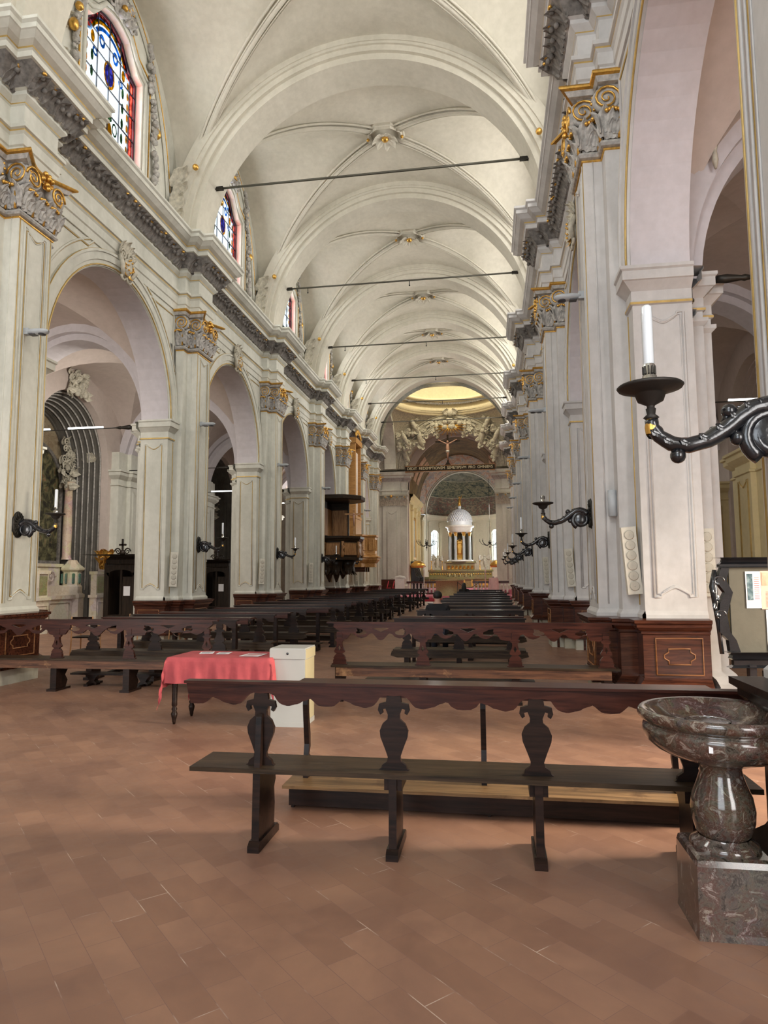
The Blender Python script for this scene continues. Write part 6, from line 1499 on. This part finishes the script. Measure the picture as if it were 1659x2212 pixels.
b = MB(); b.tube([(-2.15 + 1.4 * k / 10, 44.9, 1.2 - .35 * math.sin(PI * k / 10)) for k in range(11)], .02, 5); tag(b.build('barrier_rope', 'black'), 'slack black rope between the two barrier posts', 'rope')
# choir stalls, side paintings, chandeliers
for s_, nm in ((-1, 'pulpit side'), (1, 'font side')):
    r = thing('choir_stalls', 'dark carved choir stalls along the choir wall, %s' % nm, 'choir stalls', (XD + s_ * (HWC - .35), 56.2, ZP)); X = lambda t: -s_ * t
    b = MB(); b.box(*sorted((X(-.3), X(-.2))), -2.3, 2.3, 0, 2.0); b.box(*sorted((X(-.3), X(.35))), -2.3, 2.3, .4, .5); b.box(*sorted((X(-.35), X(.1))), -2.3, 2.3, 2.0, 2.2); b.box(*sorted((X(.6), X(.7))), -2.3, 2.3, 0, .95); b.build('backboard', 'black', r)
    for k in range(7): MB().plate([(X(-.2), 0), (X(.35), 0), (X(.3), .5), (X(.38), .9), (X(.1), 1.0), (X(-.05), 1.5), (X(-.2), 1.95)], [], lambda u, v, d, k=k: (u, -2.25 + .75 * k + d, v), -.04, .04).build('arm_divider', 'black', r)
    r = thing('choir_painting', 'large pale canvas in a gilt frame high on the choir wall, %s' % nm, 'painting', (XD + s_ * (HWC - .03), 55.9, 0)); X = lambda t: -s_ * t
    o1 = [(-1.05, 3.2), (1.05, 3.2), (1.05, 6.3), (-1.05, 6.3)]; o2 = [(-1.25, 3.0), (1.25, 3.0), (1.25, 6.5), (-1.25, 6.5)]
    MB().plate(o1, [], lambda u, v, d: (X(d), u, v), .02, .04).build('canvas', 'paint2', r); MB().plate(o2, [o1], lambda u, v, d: (X(d), u, v), 0, .1).build('frame', 'gold', r)
    b = MB(); b.lathe([(.5, 0), (.62, .1), (.55, .3), (.3, .5), (.05, .55)], (0, 0, 0), 16, 0, 'Z', 0, 2 * PI); tag(b.build('gilt_lamp_bowl', 'gold', None, (XD + s_ * (HWC - .64), 53.5, 2.3)), 'gilded carved bracket low on the choir wall, %s' % nm, 'ornament')
    r = thing('chandelier', 'thin dark branched chandelier hanging in the choir, %s of the temple' % nm, 'chandelier', (XD + s_ * 2.55, 55.0, 4.3))
    b = MB(); b.tube([(0, 0, -.6), (0, 0, 5.2)], .015, 5); b.ball((0, 0, 0), .13, 8); b.ball((0, 0, -.35), .07, 8); b.build('stem', 'iron', r)
    for k in range(8):
        a = k * PI / 4; ca_, sa = math.cos(a), math.sin(a); b = MB(); b.tube([(0, 0, -.1), (.3 * ca_, .3 * sa, -.25), (.65 * ca_, .65 * sa, -.1), (.8 * ca_, .8 * sa, .1)], .022, 5); b.lathe([(.02, .1), (.07, .14), (.02, .15), (.02, .3)], (.8 * ca_, .8 * sa, 0), 6); b.build('branch', 'iron', r)
# wall paintings in the font-side aisle
r = thing('framed_painting', 'small dark painting in a cream frame above the yellow pilaster', 'painting', (XS(1, TO - .5), PY[3] - 1.5, 0), 0)
r.location = (5.98, 15.05, 4.60); b = MB(); b.box(-.26, .5, -.06, .06, -.28, .28); b.build('frame', 'cream', r); b = MB(); b.box(-.16, .4, -.09, -.06, -.19, .19); b.build('canvas', 'photo', r)
r = thing('oval_relief', 'ornate gilt stucco oval relief low on the yellow pilaster behind the notice board', 'ornament', (6.12, 14.93, 2.15), 0)
b = MB(); rd = random.Random(5)
for k in range(26):
    a = 2 * PI * k / 26; b.leaf((.28 * math.cos(a), -.02, .42 * math.sin(a)), (math.cos(a), 0, math.sin(a)), (0, -1, 0), .2, .12, .8)
    if k % 3 == 0: b.scroll((.36 * math.cos(a), -.05, .5 * math.sin(a)), .09, (1, 0, 0), (0, 0, 1), 1.4, .025)
b.build('wreath', 'brass', r); b = MB(); b.lathe([(.001, -.04), (.2, -.03), (.26, 0)], (0, 0, 0), 20, 0, 'Y'); b.build('medallion', 'photo', r)
# stucco putto high on the aisle pier
for side, k, lab in ((1, 1, 'font-side aisle above the second pier'), (-1, 2, 'pulpit-side aisle wall near the first confessional')):
    m = MB(); x = XS(side, 1.62 if side > 0 else TO - .45); m.scroll((x, PY[k] - .65, 7.6 if side > 0 else 6.6), .12, (1, 0, 0), (0, 0, 1), 1.4, .03)
    m.tube([(x, PY[k] - .62, (7.6 if side > 0 else 6.6) - .1 - .12 * q) for q in range(7)], [.05, .07, .03, .05, .025, .04, .015], 6)
    tag(m.build('stucco_drop', 'stuccow'), 'hanging stucco drop in the %s' % lab, 'ornament')
# light mouldings picked out on the chapel arches
for k in (1, 2, 3):
    b = MB()
    for q in range(6):
        rr_ = 1.92 - .06 * q; b.tube([(XS(-1, TO + .27 + .17 * q), y, z) for y, z in [(MID[k] + rr_, 1.2)] + arc(MID[k], 5.3, rr_, 0, PI, 26, rr_ * 1.08) + [(MID[k] - rr_, 1.2)]], .028, 5)
    struct(b.build('trim_%d' % (8 + k), 'stucco'), 'fine mouldings on the chapel arch')
